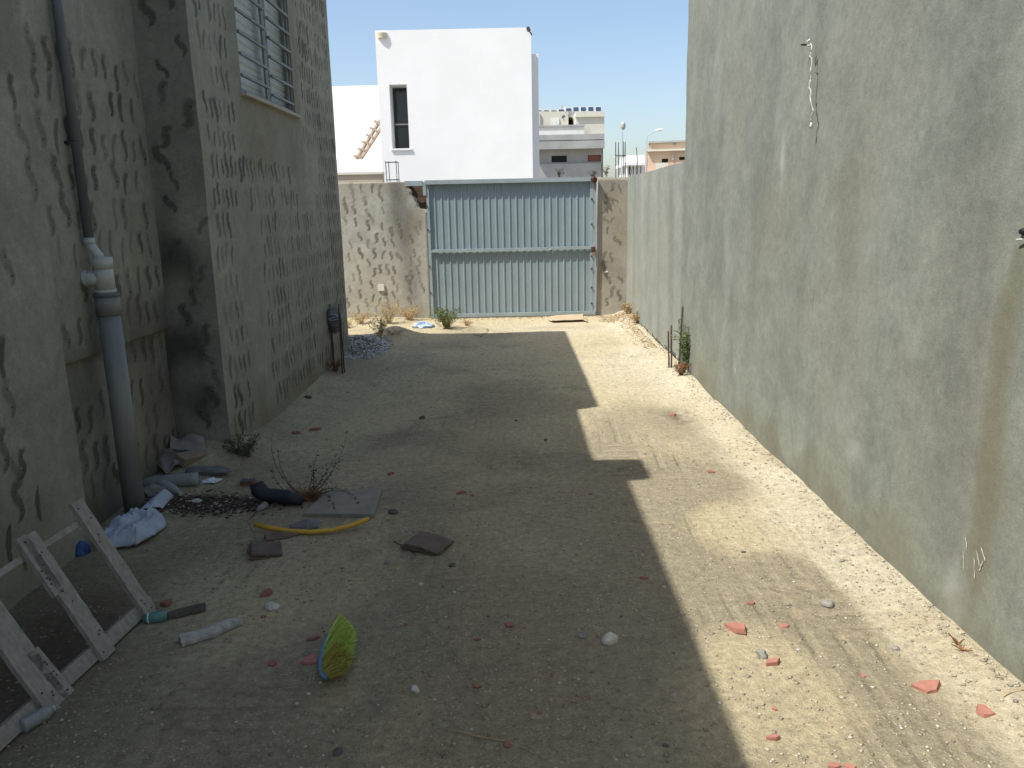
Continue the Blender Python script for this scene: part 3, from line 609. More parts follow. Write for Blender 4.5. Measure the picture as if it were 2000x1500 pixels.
tag(me0, 'small square ivory cover plate set low on the boundary wall beside the gate', 'cover plate')
# rebar left standing on the wall top
def rods(th, lst, mat, r=0.006):
    for (p, q) in lst:
        p, q = Vector(p), Vector(q); n = 6
        MB().tube([p.lerp(q, k / n) + mn.noise_vector(p * 9 + Vector((k, 0, 0))) * 0.003 for k in range(n + 1)], r, 6).build('rod', mat, th, smooth=True)
def stirrup(th, pts, mat, r=0.004): MB().tube(pts + [pts[0]], r, 5).build('stirrup', mat, th)
c = onY(765, 352, FY + 0.10)
tc = thing('rebar_stub', 'short dark rebar cage on the boundary wall top, left of the gate', 'rebar', (c.x, FY + 0.1, FT - 0.03))
xl, xr = onY(755, 335, FY + 0.06).x, onY(775, 335, FY + 0.06).x; zt = onY(765, 314, FY + 0.06).z
rods(tc, [((xl, FY + 0.06, FT - 0.06), (xl - 0.008, FY + 0.06, zt)), ((xl + 0.03, FY + 0.15, FT - 0.06), (xl + 0.02, FY + 0.15, zt)), ((xr, FY + 0.06, FT - 0.06), (xr - 0.006, FY + 0.06, zt)), ((xr + 0.015, FY + 0.15, FT - 0.06), (xr + 0.012, FY + 0.15, zt - 0.01))], 'rebarfar')
for z in (FT + 0.03, zt - 0.02): stirrup(tc, [(xl - 0.012, FY + 0.05, z), (xr + 0.012, FY + 0.05, z + 0.004), (xr + 0.02, FY + 0.16, z), (xl + 0.02, FY + 0.16, z)], 'rebarfar')

# pillar right of the gate
PIL = thing('gate_pillar', 'brownish rendered pillar between the metal gate and the right-hand wall', 'pillar', (1.46, FY + 0.12, 0))
pm = pwall(GX1 + 0.02, 1.66, -0.2, FT, lambda u, v: (u, FY - 0.035, v), 0.05); o = len(pm.v)
tl = [i for i, p in enumerate(pm.v) if abs(p.z - FT) < 1e-6]
for i in tl: pm.v.append(pm.v[i] + Vector((0, 0.22, 0.0)))
pm.f += [(tl[k], tl[k + 1], o + k + 1, o + k) for k in range(len(tl) - 1)]
pm.f = [tuple(f) for f in pm.f]; wobble(pm, 0.007)
pm.at['stain'] = [max(0, min(0.6, 0.32 + 0.3 * mn.noise(p * 3))) for p in pm.v]
pm.at['dark_tone'] = [max(0, min(0.4, 0.16 + 0.25 * mn.noise(p * 2.2 + Vector((4, 0, 2))))) for p in pm.v]
pface = pm.build('pillar_face', 'front', PIL, smooth=True)
pj = pwall(0, 0.22, -0.2, FT, lambda u, v: (GX1 + 0.02, FY + 0.185 - u, v), 0.05); wobble(pj, 0.007); pj.build('pillar_jamb', 'front', PIL, smooth=True)
spots = []
for (px, py) in [(1196, 365), (1210, 368), (1190, 388), (1203, 392), (1180, 405), (1196, 430), (1186, 450), (1205, 470), (1180, 500), (1193, 503), (1190, 548), (1195, 570), (1209, 577), (1185, 590), (1178, 520), (1212, 545), (1183, 430), (1212, 412)]:
    spots.append((onY(px, py, FY - 0.035), rk.uniform(0.10, 0.19), rk.uniform(0.6, 0.9), rk.uniform(-0.6, 0.8)))
place_marks(spots, 'front', AY, pface, rk)
c = onY(1183, 531, FY); pg = MB().tube([(c.x - 0.035, FY - 0.045, c.z), (c.x + 0.02, FY - 0.03, c.z + 0.003), (c.x + 0.045, FY + 0.02, c.z)], [0.012, 0.013, 0.010], 8)
tag(pg.build('conduit_stub', 'dishw'), 'short white conduit stub poking out of the gate pillar', 'conduit')
c = onY(1212, 345, FY + 0.1)
tc = thing('rebar_stub', 'tall cluster of dark rebar rods rising from the gate pillar against the sky', 'rebar', (c.x, FY + 0.12, FT - 0.03))
zt = onY(1210, 277, FY + 0.1).z
rl = [(1203, FY + 0.05, 0.0), (1208.5, FY + 0.16, 0.0), (1218.5, FY + 0.05, 0), (1221.5, FY + 0.16, 0)]
rods(tc, [((onY(px, 342, y).x, y, FT - 0.08), (onY(px - 0.6, 278, y).x, y, zt)) for px, y, _ in rl], 'rebarfar', 0.0065)
z = onY(1210, 304, FY + 0.1).z; xa, xb = onY(1202, 304, FY).x, onY(1223, 304, FY).x
stirrup(tc, [(xa, FY + 0.04, z), (xb - 0.01, FY + 0.04, z), (xb + 0.02, FY + 0.17, z), (xa + 0.02, FY + 0.17, z)], 'rebarfar')
for (px, pt, lab) in ((1231, 322, 'short single rebar rod on the wall top just right of the rod cluster'), (1243.5, 288, 'thin bent rebar rod on the wall top in front of the far white house')):
    a = onY(px, 345, FY + 0.3); b = onY(px - 0.5, pt, FY + 0.3)
    mid_ = a.lerp(b, 0.55) + Vector((0.012, 0, 0))
    tag(MB().tube([(a.x + 0.005, a.y, 1.9), a, mid_, b], 0.006, 6).build('rebar_rod', 'rebarfar'), lab, 'rebar')

# ------------------------------------------------------------------ gate
GY = 11.43
GATE = thing('metal_gate', 'blue-grey corrugated sheet metal gate closing the end of the yard', 'gate', (0, GY, 0.05))
def sheet(z0, z1, name, dy=0.0):
    m = MB(); pitch = 0.0965; x = GX0 + 0.022; prof = []
    while x < GX1 - 0.075:
        prof += [(x, 0.0), (x + pitch * 0.72, 0.0), (x + pitch * 0.78, -0.011), (x + pitch * 0.93, -0.011)]
        x += pitch
    prof.append((min(x, GX1 - 0.05), 0.0))
    prof = [(min(a, GX1 - 0.05), b) for a, b in prof]
    m.v = [Vector((a, GY + 0.012 + b + dy + 0.002 * mn.noise(Vector((a * 3, z * 2, 1))), z)) for z in (z0, (z0 * 2 + z1) / 3, (z0 + 2 * z1) / 3, z1) for a, b in prof]
    n = len(prof); m.f = [(j * n + i, j * n + i + 1, (j + 1) * n + i + 1, (j + 1) * n + i) for j in range(3) for i in range(n - 1)]
    return m.build(name, 'gate', GATE)
sheet(0.09, 1.0, 'lower_sheet'); sheet(1.015, 1.96, 'upper_sheet')
def gbox(name, a, b, mat='gaterail', amp=0.0015):
    m = MB().box(a, b); m.rough(amp, 7); return m.build(name, mat, GATE)
gbox('top_rail', (GX0 - 0.02, GY - 0.055, 1.945), (GX1 - 0.01, GY + 0.03, 2.002))
gbox('top_rail', (-1.50, GY - 0.035, 1.93), (GX0 - 0.055, GY + 0.02, 1.998))['label'] = 'stub of gate track over the broken plaster'
gbox('middle_rail', (GX0 + 0.04, GY - 0.04, 0.995), (0.53, GY - 0.006, 1.038))
gbox('middle_rail', (0.55, GY - 0.041, 1.003), (GX1 - 0.045, GY - 0.007, 1.044))
gbox('bottom_rail', (GX0 + 0.035, GY - 0.03, 0.055), (GX1 - 0.02, GY + 0.0, 0.105))
lp = gbox('gate_post', (GX0 - 0.008, GY - 0.02, 0.045), (GX0 + 0.028, GY + 0.05, 1.944)); rp = gbox('gate_post', (GX1 - 0.052, GY - 0.022, 0.05), (GX1 - 0.010, GY + 0.03, 1.944))
gbox('gate_post', (GX1 - 0.10, GY - 0.025, 0.05), (GX1 - 0.058, GY + 0.01, 1.944))['label'] = 'inner upright of the gate frame'
gbox('bent_plate', (GX0 - 0.055, GY - 0.03, 1.80), (GX0 - 0.012, GY - 0.02, 1.985), 'gaterail', 0.006)
for z in (0.42, 0.8, 1.32, 1.65): MB().tube([(GX0 - 0.006, GY - 0.032, z), (GX0 - 0.006, GY - 0.018, z)], 0.012, 6).build('bolt', 'rust', lp)
for z in (0.22, 0.45, 0.72, 0.9, 1.35, 1.7): MB().tube([(GX1 - 0.075, GY - 0.04, z), (GX1 - 0.075, GY - 0.024, z)], 0.014, 6).build('bolt', 'rust', rp)
hp = MB(); c = onY(1160, 351, GY - 0.05); hp.tube([c + Vector((-0.04, 0, 0)), c + Vector((-0.01, -0.02, 0.01)), c + Vector((0.035, 0, -0.005))], [0.022, 0.042, 0.034], 8).rough(0.012, 25).build('rusty_pulley', 'rust', GATE)
cc = [c + Vector((0.01, -0.01, 0)), c + Vector((0.014, -0.02, -0.08)), c + Vector((0.018, -0.012, -0.16))]
MB().tube(cc, 0.007, 6).rough(0.004, 60).build('rusty_chain', 'rust', GATE)
c = onY(1159, 487, GY - 0.05)
MB().box(c - Vector((0.03, 0.01, 0.03)), c + Vector((0.03, 0.02, 0.035))).rough(0.008, 30).build('latch', 'rust', GATE)
pad = MB().box(c + Vector((-0.014, -0.03, -0.085)), c + Vector((0.02, -0.008, -0.04))).rough(0.003, 30).build('padlock', 'brickd', GATE)
MB().tube([c + Vector((-0.006, -0.02, -0.042)), c + Vector((-0.004, -0.02, -0.012)), c + Vector((0.010, -0.02, -0.012)), c + Vector((0.013, -0.02, -0.042))], 0.004, 5).build('shackle', 'nail', pad)

# ------------------------------------------------------------------ right-hand walls
WX = 1.655; RT = 3.42; RY1 = 7.74
RWALL = thing('tall_side_wall', 'tall grey-green rendered wall running along the right of the yard', 'wall', (WX + 0.15, 3, 0))
rw = pwall(-5.0, RY1, -0.2, RT, lambda u, v: (WX, u, v), 0.045)
rw.f = [tuple(reversed(f)) for f in rw.f]
P0 = [onX(px, py, WX) for px, py in ((1996, 470), (1965, 640), (1945, 800), (1930, 950), (1912, 1080), (1905, 1180))]
hw = [0.05, 0.10, 0.10, 0.10, 0.10, 0.05]
st = []; ws = []; sot = []
washes = [(1520, 250, .05, .14, .35), (1530, 310, .04, .16, .35), (1672, 880, .10, .08, .30), (1560, 880, .06, .09, .25), (1640, 800, .14, .16, .22), (1860, 945, .12, .015, .45), (1860, 1165, .06, .10, .45), (1230, 600, .1, .1, 0), (1435, 720, .03, .09, .3), (1420, 500, .08, .3, .15), (1700, 520, .2, .5, .10)]
washes = [(onX(a, b, WX), c_, d_, e_) for a, b, c_, d_, e_ in washes]
for p in rw.v:
    s = 0.0
    for (a, b, wa, wb) in zip(P0[:-1], P0[1:], hw[:-1], hw[1:]):
        if b.z <= p.z <= a.z:
            t = (a.z - p.z) / (a.z - b.z); cy = a.y + (b.y - a.y) * t; w = wa + (wb - wa) * t
            s = max(s, 0.55 * math.exp(-((p.y - cy) / (w * (0.75 + 0.35 * mn.noise(p * 5)))) ** 4))
    s = max(s, max(0.0, min(0.45, (0.22 - p.z) * 2.0 + 0.5 * mn.noise(p * 3))) if p.z < 0.35 else 0)
    st.append(s); wv = 0.0
    for (c, ry, rz, am) in washes:
        e = ((p.y - c.y) / ry) ** 2 + ((p.z - c.z) / rz) ** 2
        if e < 6: wv = max(wv, am * math.exp(-e) * (0.7 + 0.8 * mn.noise(p * 9)))
    ws.append(max(0, wv)); sot.append(max(0, min(0.22, mn.noise(Vector((p.y * 3.0, 7, p.z * 0.35))) * 0.35 + 0.02)) * (0.5 + 0.5 * min(1, p.z)))
rw.at['stain'] = st; rw.at['wash'] = ws; rw.at['dark_tone'] = sot; wobble(rw, 0.008)
rface = rw.build('wall_face', 'right', RWALL, smooth=True)
te = pwall(0, 0.22, 1.9, RT, lambda u, v: (WX + u, RY1, v), 0.06); te.f = [tuple(reversed(f)) for f in te.f]; wobble(te, 0.008); te.build('wall_end', 'right', RWALL, smooth=True)
tp = MB().grid(lambda a, b: (WX + 0.22 * a, -5 + (RY1 + 5) * b, RT), 3, 120); wobble(tp, 0.008).build('wall_top', 'right', RWALL)
MB().box((WX + 0.22, -5, -0.2), (WX + 0.23, RY1, RT - 0.02)).build('wall_back', 'greycon', RWALL)
for (px, py, l, tl) in ((1889, 1062, .05, .3), (1884, 1095, .07, .25), (1912, 1090, .06, .5), (1922, 1082, .05, .7), (1905, 1110, .08, .2), (1918, 1105, .05, -.4), (1460, 745, .05, .2), (1357, 668, .03, .5), (1362, 671, .05, -.3), (1370, 671, .05, 0), (1437, 725, .04, .1)):
    c = onX(px, py, WX - 0.004); m = MB(); d = Vector((0, math.sin(tl), math.cos(tl))); n_ = Vector((0, d.z, -d.y)); k = 6
    for i in range(k + 1):
        t = i / k - 0.5; w = 0.0042 * (0.2 + abs(mn.noise(c * 11 + Vector((i * 3.3, 0, 0)))) * 1.6) * (1 - (2 * abs(t)) ** 3 * 0.7); q = c + d * t * l + n_ * 0.006 * mn.noise(c * 7 + Vector((0, i * 2.1, 0)))
        m.v += [q + n_ * w, q - n_ * w]
    m.f = [(2 * i, 2 * i + 1, 2 * i + 3, 2 * i + 2) for i in range(k)]
    m.v = [p + Vector((0.004 - 0.0075, 0, 0)) for p in m.v]; m.build('scratch', 'string', rface)
for (pa, pb_) in (((1361, 178), (1358, 262)), ((1487, 2), (1485, 44)), ((1590, 560), (1584, 640)), ((1700, 985), (1712, 1010))):
    a, b = onX(*pa, WX - 0.0035), onX(*pb_, WX - 0.0035); m = MB(); k = 10
    for i in range(k + 1):
        q = a.lerp(b, i / k) + Vector((0, 0.014 * mn.noise(a * 9 + Vector((0, i * 0.7, 0))), 0)); w = 0.0016 * (0.4 + abs(mn.noise(a * 5 + Vector((i * 1.7, 0, 0)))) * 2) * (1 - abs(2 * i / k - 1) ** 3); m.v += [q + Vector((0, w, 0)), q - Vector((0, w, 0))]
    m.f = [(2 * i, 2 * i + 1, 2 * i + 3, 2 * i + 2) for i in range(k)]; m.build('crack', 'core', rface)
hc = onX(1999, 452, WX); MB().tube([hc + Vector((-0.010, 0, 0)), hc + Vector((0.01, 0, 0))], [0.008, 0.014], 9).rough(0.004, 40).build('hole', 'dark', rface)
MB().tube([hc + Vector((-0.012, 0.012, -0.028)), hc + Vector((-0.008, -0.015, -0.026))], [0.003, 0.005], 7).rough(0.003, 60).build('hole_rim', 'palestone', rface)

LOWW = thing('low_side_wall', 'low grey-green rendered wall between the tall wall and the gate pillar', 'wall', (WX + 0.15, 9.6, 0))
lw = pwall(RY1, FY, 0.02, FT, lambda u, v: (WX, u, v), 0.045); lw.f = [tuple(reversed(f)) for f in lw.f]
lw.v = [Vector((p.x, p.y, p.z + (0.05 + 0.08 * max(0, (p.y - 7.9) / 3.5) + 0.02 * mn.noise(Vector((p.y * 6, 0, 0)))) * (1 if p.z < 0.03 else 0))) for p in lw.v]
lw.at['dark_tone'] = [max(0, min(0.22, mn.noise(Vector((p.y * 3.0, 7, p.z * 0.35))) * 0.35 + 0.02)) for p in lw.v]
lw.at['wash'] = [0.10 + 0.12 * max(0, mn.noise(Vector((p.y * 2, 3, p.z * 0.7)))) for p in lw.v]
wobble(lw, 0.008); lw.build('wall_face', 'right', LOWW, smooth=True)
tp = MB().grid(lambda a, b: (WX + 0.2 * a, RY1 + (FY + 0.3 - RY1) * b, FT), 3, 40); wobble(tp, 0.008).build('wall_top', 'right', LOWW)
MB().box((WX + 0.05, RY1, -0.2), (WX + 0.19, FY + 0.3, FT - 0.02)).rough(0.008, 5).build('wall_core', 'core', LOWW)

# nail with a knotted string on the tall wall
c = onX(1585, 88, WX)
ST = thing('hanging_string', 'knotted white string hanging from a nail on the tall right wall', 'string', (WX - 0.03, c.y, c.z - 0.45))
MB().tube([(WX + 0.02, c.y, c.z), (WX - 0.055, c.y + 0.005, c.z + 0.004)], 0.005, 6).build('nail', 'nail', ST)
pts = []
for k in range(26):
    t = k / 25; q = onX(1584 + 3 * math.sin(t * 9) * t + (-3 if t > 0.9 else 0), 84 + t * 155, WX - 0.045); pts.append(q + Vector((0.004 * math.sin(k * 1.3), 0.003 * math.cos(k * 1.9), 0)) + mn.noise_vector(Vector((k * 0.6, 2, 5))) * 0.007)
MB().tube(pts, [0.0020 + 0.0022 * abs(math.sin(k * 2.2)) for k in range(26)], 5).build('cord', 'string', ST, smooth=True)
MB().tube([pts[-1], pts[-1] + Vector((0, 0.003, -0.03))], [0.004, 0.009], 6).build('knot', 'dishw', ST, smooth=True)
MB().tube([pts[0] + Vector((0, 0.01, 0.02)), pts[0] + Vector((-0.01, 0.02, 0.015)), pts[0] + Vector((-0.01, 0.012, -0.01)), pts[0] + Vector((0, 0, -0.01))], 0.006, 6).build('loop', 'dishw', ST, smooth=True)

# ================================================================== BEYOND THE WALL
def pxbox(mb, x0, y0, x1, y1, Y, depth, floor=False):
    """box whose near face covers the pixel rectangle at distance Y"""
    a = onY(x0, y0, Y); b = onY(x1, y1, Y); a2 = onY(x1, y0, Y)
    return mb.box((a.x, Y, -0.12 if floor else b.z), (a2.x, Y + depth, (a.z + a2.z) / 2))
def facade(x0, x1, z0, z1, Y, holes, mat, parent, name='wall', step=0.5, depth=0.3):
    m = pwall(x0, x1, z0, z1, lambda u, v: (u, Y, v), step, holes)
    for (a, b, c, d) in holes:                                   # reveals
        m.add([(a, Y, c), (a, Y + depth, c), (a, Y + depth, d), (a, Y, d)], [(0, 1, 2, 3)])
        m.add([(b, Y, c), (b, Y, d), (b, Y + depth, d), (b, Y + depth, c)], [(0, 1, 2, 3)])
        m.add([(a, Y, d), (a, Y + depth, d), (b, Y + depth, d), (b, Y, d)], [(0, 1, 2, 3)])
        m.add([(a, Y, c), (b, Y, c), (b, Y + depth, c), (a, Y + depth, c)], [(0, 1, 2, 3)])
    return m.build(name, mat, parent)
# white house across the street
WH = thing('white_house', 'bright white cubic house with one tall narrow window behind the gate', 'house', (-1.4, 24, -0.12))
HX0, HX1, HZ = -3.48, 0.60, 6.19
hole = (-3.185, -2.715, 3.22, 4.85); WD = 0.72
facade(HX0, HX1, -0.12, HZ, 22, [hole], 'white', WH, 'front_wall', 0.6, WD)
MB().box((HX1 - 0.3, 22.001, -0.12), (HX1, 24, HZ)).build('side_wall', 'white', WH)
MB().box((HX0, 22.001, -0.12), (HX0 + 0.3, 26, HZ)).build('side_wall', 'white', WH)
MB().box((HX0 + 0.301, 22.3, HZ - 0.35), (HX1 - 0.301, 26, HZ - 0.2)).build('roof', 'dimwhite', WH)
MB().box((HX0 + 0.3, 24.001, -0.12), (onY(1051, 105, 24).x, 30, onY(1050, 105, 24).z)).build('rear_block', 'white', WH)
yw = 22 + WD - 0.05
wi = MB().box((hole[0], yw, hole[2]), (hole[1], yw + 0.03, hole[3])).build('window', 'glass', WH)
wz = onY(790, 243, yw).z; fx0, fx1 = hole[0] + 0.004, hole[1] - 0.004
MB().box((fx0, yw - 0.05, hole[2] + 0.003), (fx0 + 0.035, yw - 0.001, hole[3] - 0.003)).build('frame', 'frame', wi)
MB().box((fx1 - 0.035, yw - 0.05, hole[2] + 0.003), (fx1, yw - 0.001, hole[3] - 0.003)).build('frame', 'frame', wi)
MB().box((fx0 + 0.036, yw - 0.05, hole[3] - 0.05), (fx1 - 0.036, yw - 0.001, hole[3] - 0.003)).build('frame', 'frame', wi)
MB().box((fx0 + 0.036, yw - 0.055, wz - 0.02), (fx1 - 0.036, yw - 0.001, wz + 0.015)).build('transom', 'lframe', wi)
MB().box((fx0 + 0.036, yw - 0.05, wz - 0.07), (fx1 - 0.036, yw - 0.001, wz - 0.021)).build('frame', 'frame', wi)
MB().box((hole[0] - 0.03, 21.96, hole[2] - 0.045), (hole[1] + 0.06, 22.2, hole[2] + 0.002)).build('sill', 'white', wi)
c = onY(746, 70, 22); m = MB(); n = 12                             # half-round rain spout near the parapet
for i in range(n + 1):
    a = math.pi * i / n; m.v += [(c.x - 0.14 * math.cos(a), 22.0 - 0.10 * math.sin(a), c.z + 0.07), (c.x - 0.11 * math.cos(a), 22.0 - 0.08 * math.sin(a), c.z - 0.06)]
m.v = [Vector(p) for p in m.v]; k = len(m.v); m.v += [Vector((c.x, 22.0, c.z + 0.07)), Vector((c.x, 22.0, c.z - 0.06))]
m.f = [(2 * i, 2 * i + 1, 2 * i + 3, 2 * i + 2) for i in range(n)] + [(2 * i, 2 * i + 2, k) for i in range(n)] + [(2 * i + 1, k + 1, 2 * i + 3) for i in range(n)]
m.build('roof_spout', 'spout', WH)
c = onY(1031, 60, 22); sm = MB().tube([(c.x, 21.72, c.z), (c.x + 0.02, 21.86, c.z - 0.01)], [0.05, 0.055], 8); sm.tube([(c.x + 0.02, 21.86, c.z - 0.01), (c.x + 0.1, 22.0, c.z - 0.1)], 0.02, 6); sm.build('wall_camera', 'frame', WH)
# its terrace wing, parapet and the ladder on it
WG = thing('white_wing', 'lower white terrace wing left of the cubic house', 'house wing', (-6, 26, -0.12))
wt = onY(690, 167.5, 27).z
MB().box((-12, 27, -0.12), (HX0 - 0.002, 30, wt)).build('wall', 'white', WG)
zpar = onY(700, 311, 23).z; MB().box((-12, 23, -0.12), (HX0 - 0.001, 23.25, zpar)).build('parapet', 'white', WG)
MB().box((-12, 23.251, zpar - 1.0), (HX0 - 0.002, 26.999, zpar - 0.85)).build('terrace_floor', 'dimwhite', WG)
LD = thing('wooden_ladder', 'rough wooden ladder leaning across the white terrace wall', 'ladder', (-4.9, 25.2, zpar - 0.85))
def lad(px, py, Y): return onY(px, py, Y)
r1 = (lad(692, 318, 25.2), lad(743, 234, 26.85)); r2 = (lad(700, 318, 25.1), lad(751, 240, 26.75))
for a, b in (r1, r2): MB().bar(a, b, 0.09, 0.07).build('rail', 'wood3', LD)
for k in range(6):
    t = 0.12 + 0.155 * k; a = r1[0].lerp(r1[1], t); b = r2[0].lerp(r2[1], t); d = (b - a).normalized() * 0.14
    MB().bar(a - d + Vector((0, -0.06, 0.03)), b + d * 0.6 + Vector((0, -0.06, 0.03)), 0.06, 0.06).build('rung', 'wood3', LD)
FW = thing('garden_wall', 'tan rendered garden wall with pale coping in front of the white wing', 'wall', (-6, 20, -0.12))
zt = onY(700, 341, 20).z; xr_ = onY(748, 345, 20).x
MB().box((-13, 20, -0.12), (xr_, 20.2, zt)).build('wall', 'tan', FW); MB().box((-13, 19.96, zt + 0.001), (xr_ + 0.0, 20.24, zt + 0.055)).build('coping', 'cream', FW)

# unfinished apartment block
AB = thing('apartment_block', 'unfinished grey concrete apartment block with solar panels on its roof', 'building', (6, 84, -0.12))
Y = 80
xl = onY(1040, 300, Y).x
def P(px, py, Y=80): return onY(px, py, Y)
def B(name, x0, y0, x1, y1, Y, d, mat, floor=False, par=AB): return pxbox(MB(), x0, y0, x1, y1, Y, d, floor).build(name, mat, par)
B('ground_storey', 1036, 319.5, 1175, 350, 79.6, 12, 'greycon', True)
w0 = (P(1077, 304).x, P(1107.5, 304).x, P(1092, 317).z, P(1092, 304).z); w1 = (P(1148, 303).x, P(1174, 303).x, P(1160, 315.5).z, P(1160, 302.5).z)
facade(P(1036, 300).x, P(1176, 300).x, P(1100, 319.4).z - 0.02, P(1100, 289).z, 80, [w0, w1], 'greycon', AB, 'first_storey', 3.0, 0.4)
MB().box((w0[0], 80.41, w0[2]), (w0[1], 80.5, w0[3])).build('window', 'dark', AB)
inf = MB().box((w1[0] + 0.02, 80.28, w1[2]), (w1[1] - 0.02, 80.45, w1[3])).build('brick_infill', 'brickd', AB); inf['label'] = 'red brick infill in the right opening'
for k in range(4):
    z = w1[2] + (w1[3] - w1[2]) * k / 4
    MB().box((w1[0] + 0.03, 80.22, z + 0.02), (w1[1] - 0.03, 80.27, z + (w1[3] - w1[2]) / 4 - 0.02)).build('brick_course', 'brickd', inf)
B('side_return', 1176.1, 290, 1178, 350, 80.5, 10, 'greycon', True)
B('floor_slab', 1036, 275, 1181, 289, 78.8, 13, 'greycon'); B('floor_slab', 1036, 262.5, 1180.5, 272, 78.9, 13, 'greycon'); B('slab_joint', 1036, 271.9, 1180, 275.1, 79.4, 12, 'greycon')
B('terrace_parapet', 1036, 246.5, 1141, 262.4, 79.0, 0.4, 'dimwhite'); B('parapet_cap', 1036, 244.2, 1142, 246.4, 78.9, 0.7, 'greycon')
B('upper_storey', 1124, 227, 1180.3, 262.4, 80, 11, 'cream'); B('roof_parapet', 1124, 218, 1180.8, 227.5, 79.8, 11.3, 'cream')
B('upper_storey', 1036, 213.5, 1110, 262.3, 82, 8, 'cream'); B('stair_block', 1110.1, 216, 1123.9, 262.3, 84, 6, 'greycon')
B('door', 1076, 231, 1092, 246, 81.9, 0.09, 'dishw'); B('window', 1111, 233.5, 1120, 246, 83.9, 0.09, 'dark'); B('canopy', 1110.5, 226.5, 1121.5, 229, 83.2, 0.78, 'dimwhite'); B('drainpipe', 1054, 222, 1055.6, 246, 81.85, 0.1, 'greycon')
for k in range(9):                                               # solar panels along the parapet
    x0 = 1177 - 14.6 * (k + 1) + (0 if k < 4 else 0.5); h = (9.5, 9.5, 9.2, 9, 7, 5, 3, 3, 3)[k]
    z0 = P(x0, 218.2, 81).z + 0.02; a = P(x0, 210, 81).x; b = P(x0 + 12.4, 210, 81).x
    s_ = MB(); hh = h / 1530 * 81; s_.box((a, 81, z0), (b, 81.05, z0 + hh), Matrix.Rotation(-0.35, 3, 'X'), ((a + b) / 2, 81, z0))
    pn = s_.build('solar_panel', 'dimwhite', AB)
    MB().box((a + 0.05, 80.965, z0 + 0.04), (b - 0.05, 80.99, z0 + hh - 0.05), Matrix.Rotation(-0.35, 3, 'X'), ((a + b) / 2, 81, z0)).build('cell', 'solar', pn)
def dish(px, py, Y, r, mat, par):
    c = P(px, py, Y); m = MB(); n = 14
    for j in range(4):
        q = j / 3
        for i in range(n): a = 2 * math.pi * i / n; m.v.append(c + Vector((r * q * math.cos(a), -0.12 * q * q, r * q * math.sin(a))))
    m.f = [(j * n + i, j * n + (i + 1) % n, (j + 1) * n + (i + 1) % n, (j + 1) * n + i) for j in range(3) for i in range(n)]
    m.tube([c, c + Vector((0.05, 0.1, -r * 1.6))], 0.05, 6)
    m.tube([c + Vector((0, -0.1, -r)), c + Vector((0, -0.6, -0.1))], 0.03, 5)
    m.build('satellite_dish', mat, par, smooth=True)
dish(1101, 229, 81.6, 0.21, 'dish', AB); dish(1099.5, 210.5, 82.4, 0.2, 'dishw', AB)

BH = thing('beige_building', 'beige flat-roofed building partly hidden behind the right wall', 'building', (onY(1260.5, 300, 74).x, 74, -0.12))
hb0 = (P(1296, 311, 73).x, P(1308, 311, 73).x, P(1300, 325, 73).z, P(1300, 310, 73).z)
hb1 = (P(1329, 311, 73).x, P(1344, 311, 73).x, P(1335, 313, 73).z, P(1335, 307, 73).z)
facade(P(1269, 300, 73).x, P(1420, 300, 73).x, -0.12, P(1300, 292, 73).z, 73, [hb0, hb1], 'beige', BH, 'front_wall', 4, 0.3)
for h in (hb0, hb1): MB().box((h[0], 73.301, h[2]), (h[1], 73.4, h[3])).build('window', 'dark', BH)
B('balcony', 1287, 318, 1311, 345, 72.2, 0.7, 'cream', False, BH)
B('left_wing', 1260.5, 292.3, 1268.9, 350, 74, 10, 'beige', True, BH)
for k in range(2): B('window', 1266.8 - 3.6 * k, 309, 1268.2 - 3.6 * k, 322, 73.95, 0.1, 'cream', False, BH)
B('roof_slab', 1269, 290.6, 1420, 292.6, 72.6, 11, 'cream', False, BH)
B('upper_storey', 1261, 276.5, 1420, 290.5, 76, 9, 'beige', False, BH); B('roof_edge', 1260, 274.6, 1420, 276.4, 75.7, 9.6, 'greycon', False, BH)
B('roof_recess', 1277, 279.5, 1312, 281, 75.9, 0.15, 'tan', False, BH); B('roof_window', 1305, 282.5, 1312, 284, 75.85, 0.2, 'tan', False, BH)
B('downpipe', 1317, 300, 1318.6, 313, 72.85, 0.2, 'cream', False, BH)
BH.rotation_euler.z = -math.radians(10.2)
VH = thing('white_villa', 'distant white villa with columns left of the beige building', 'house', (13, 115, -0.12))
B('upper_storey', 1226, 303, 1262, 316, 112, 8, 'white', False, VH); B('balcony_slab', 1222, 316.2, 1262, 322, 109, 11, 'white', False, VH); B('ground_storey', 1224, 322.2, 1262, 350, 112, 8, 'dimwhite', True, VH)
for k in range(5): B('column', 1223.5 + 8 * k, 322.1, 1225.5 + 8 * k, 350, 109.5, 0.3, 'white', True, VH)
for k in range(3): B('window', 1228.5 + 9 * k, 325, 1233 + 9 * k, 340, 111.9, 0.2, 'glass', False, VH)
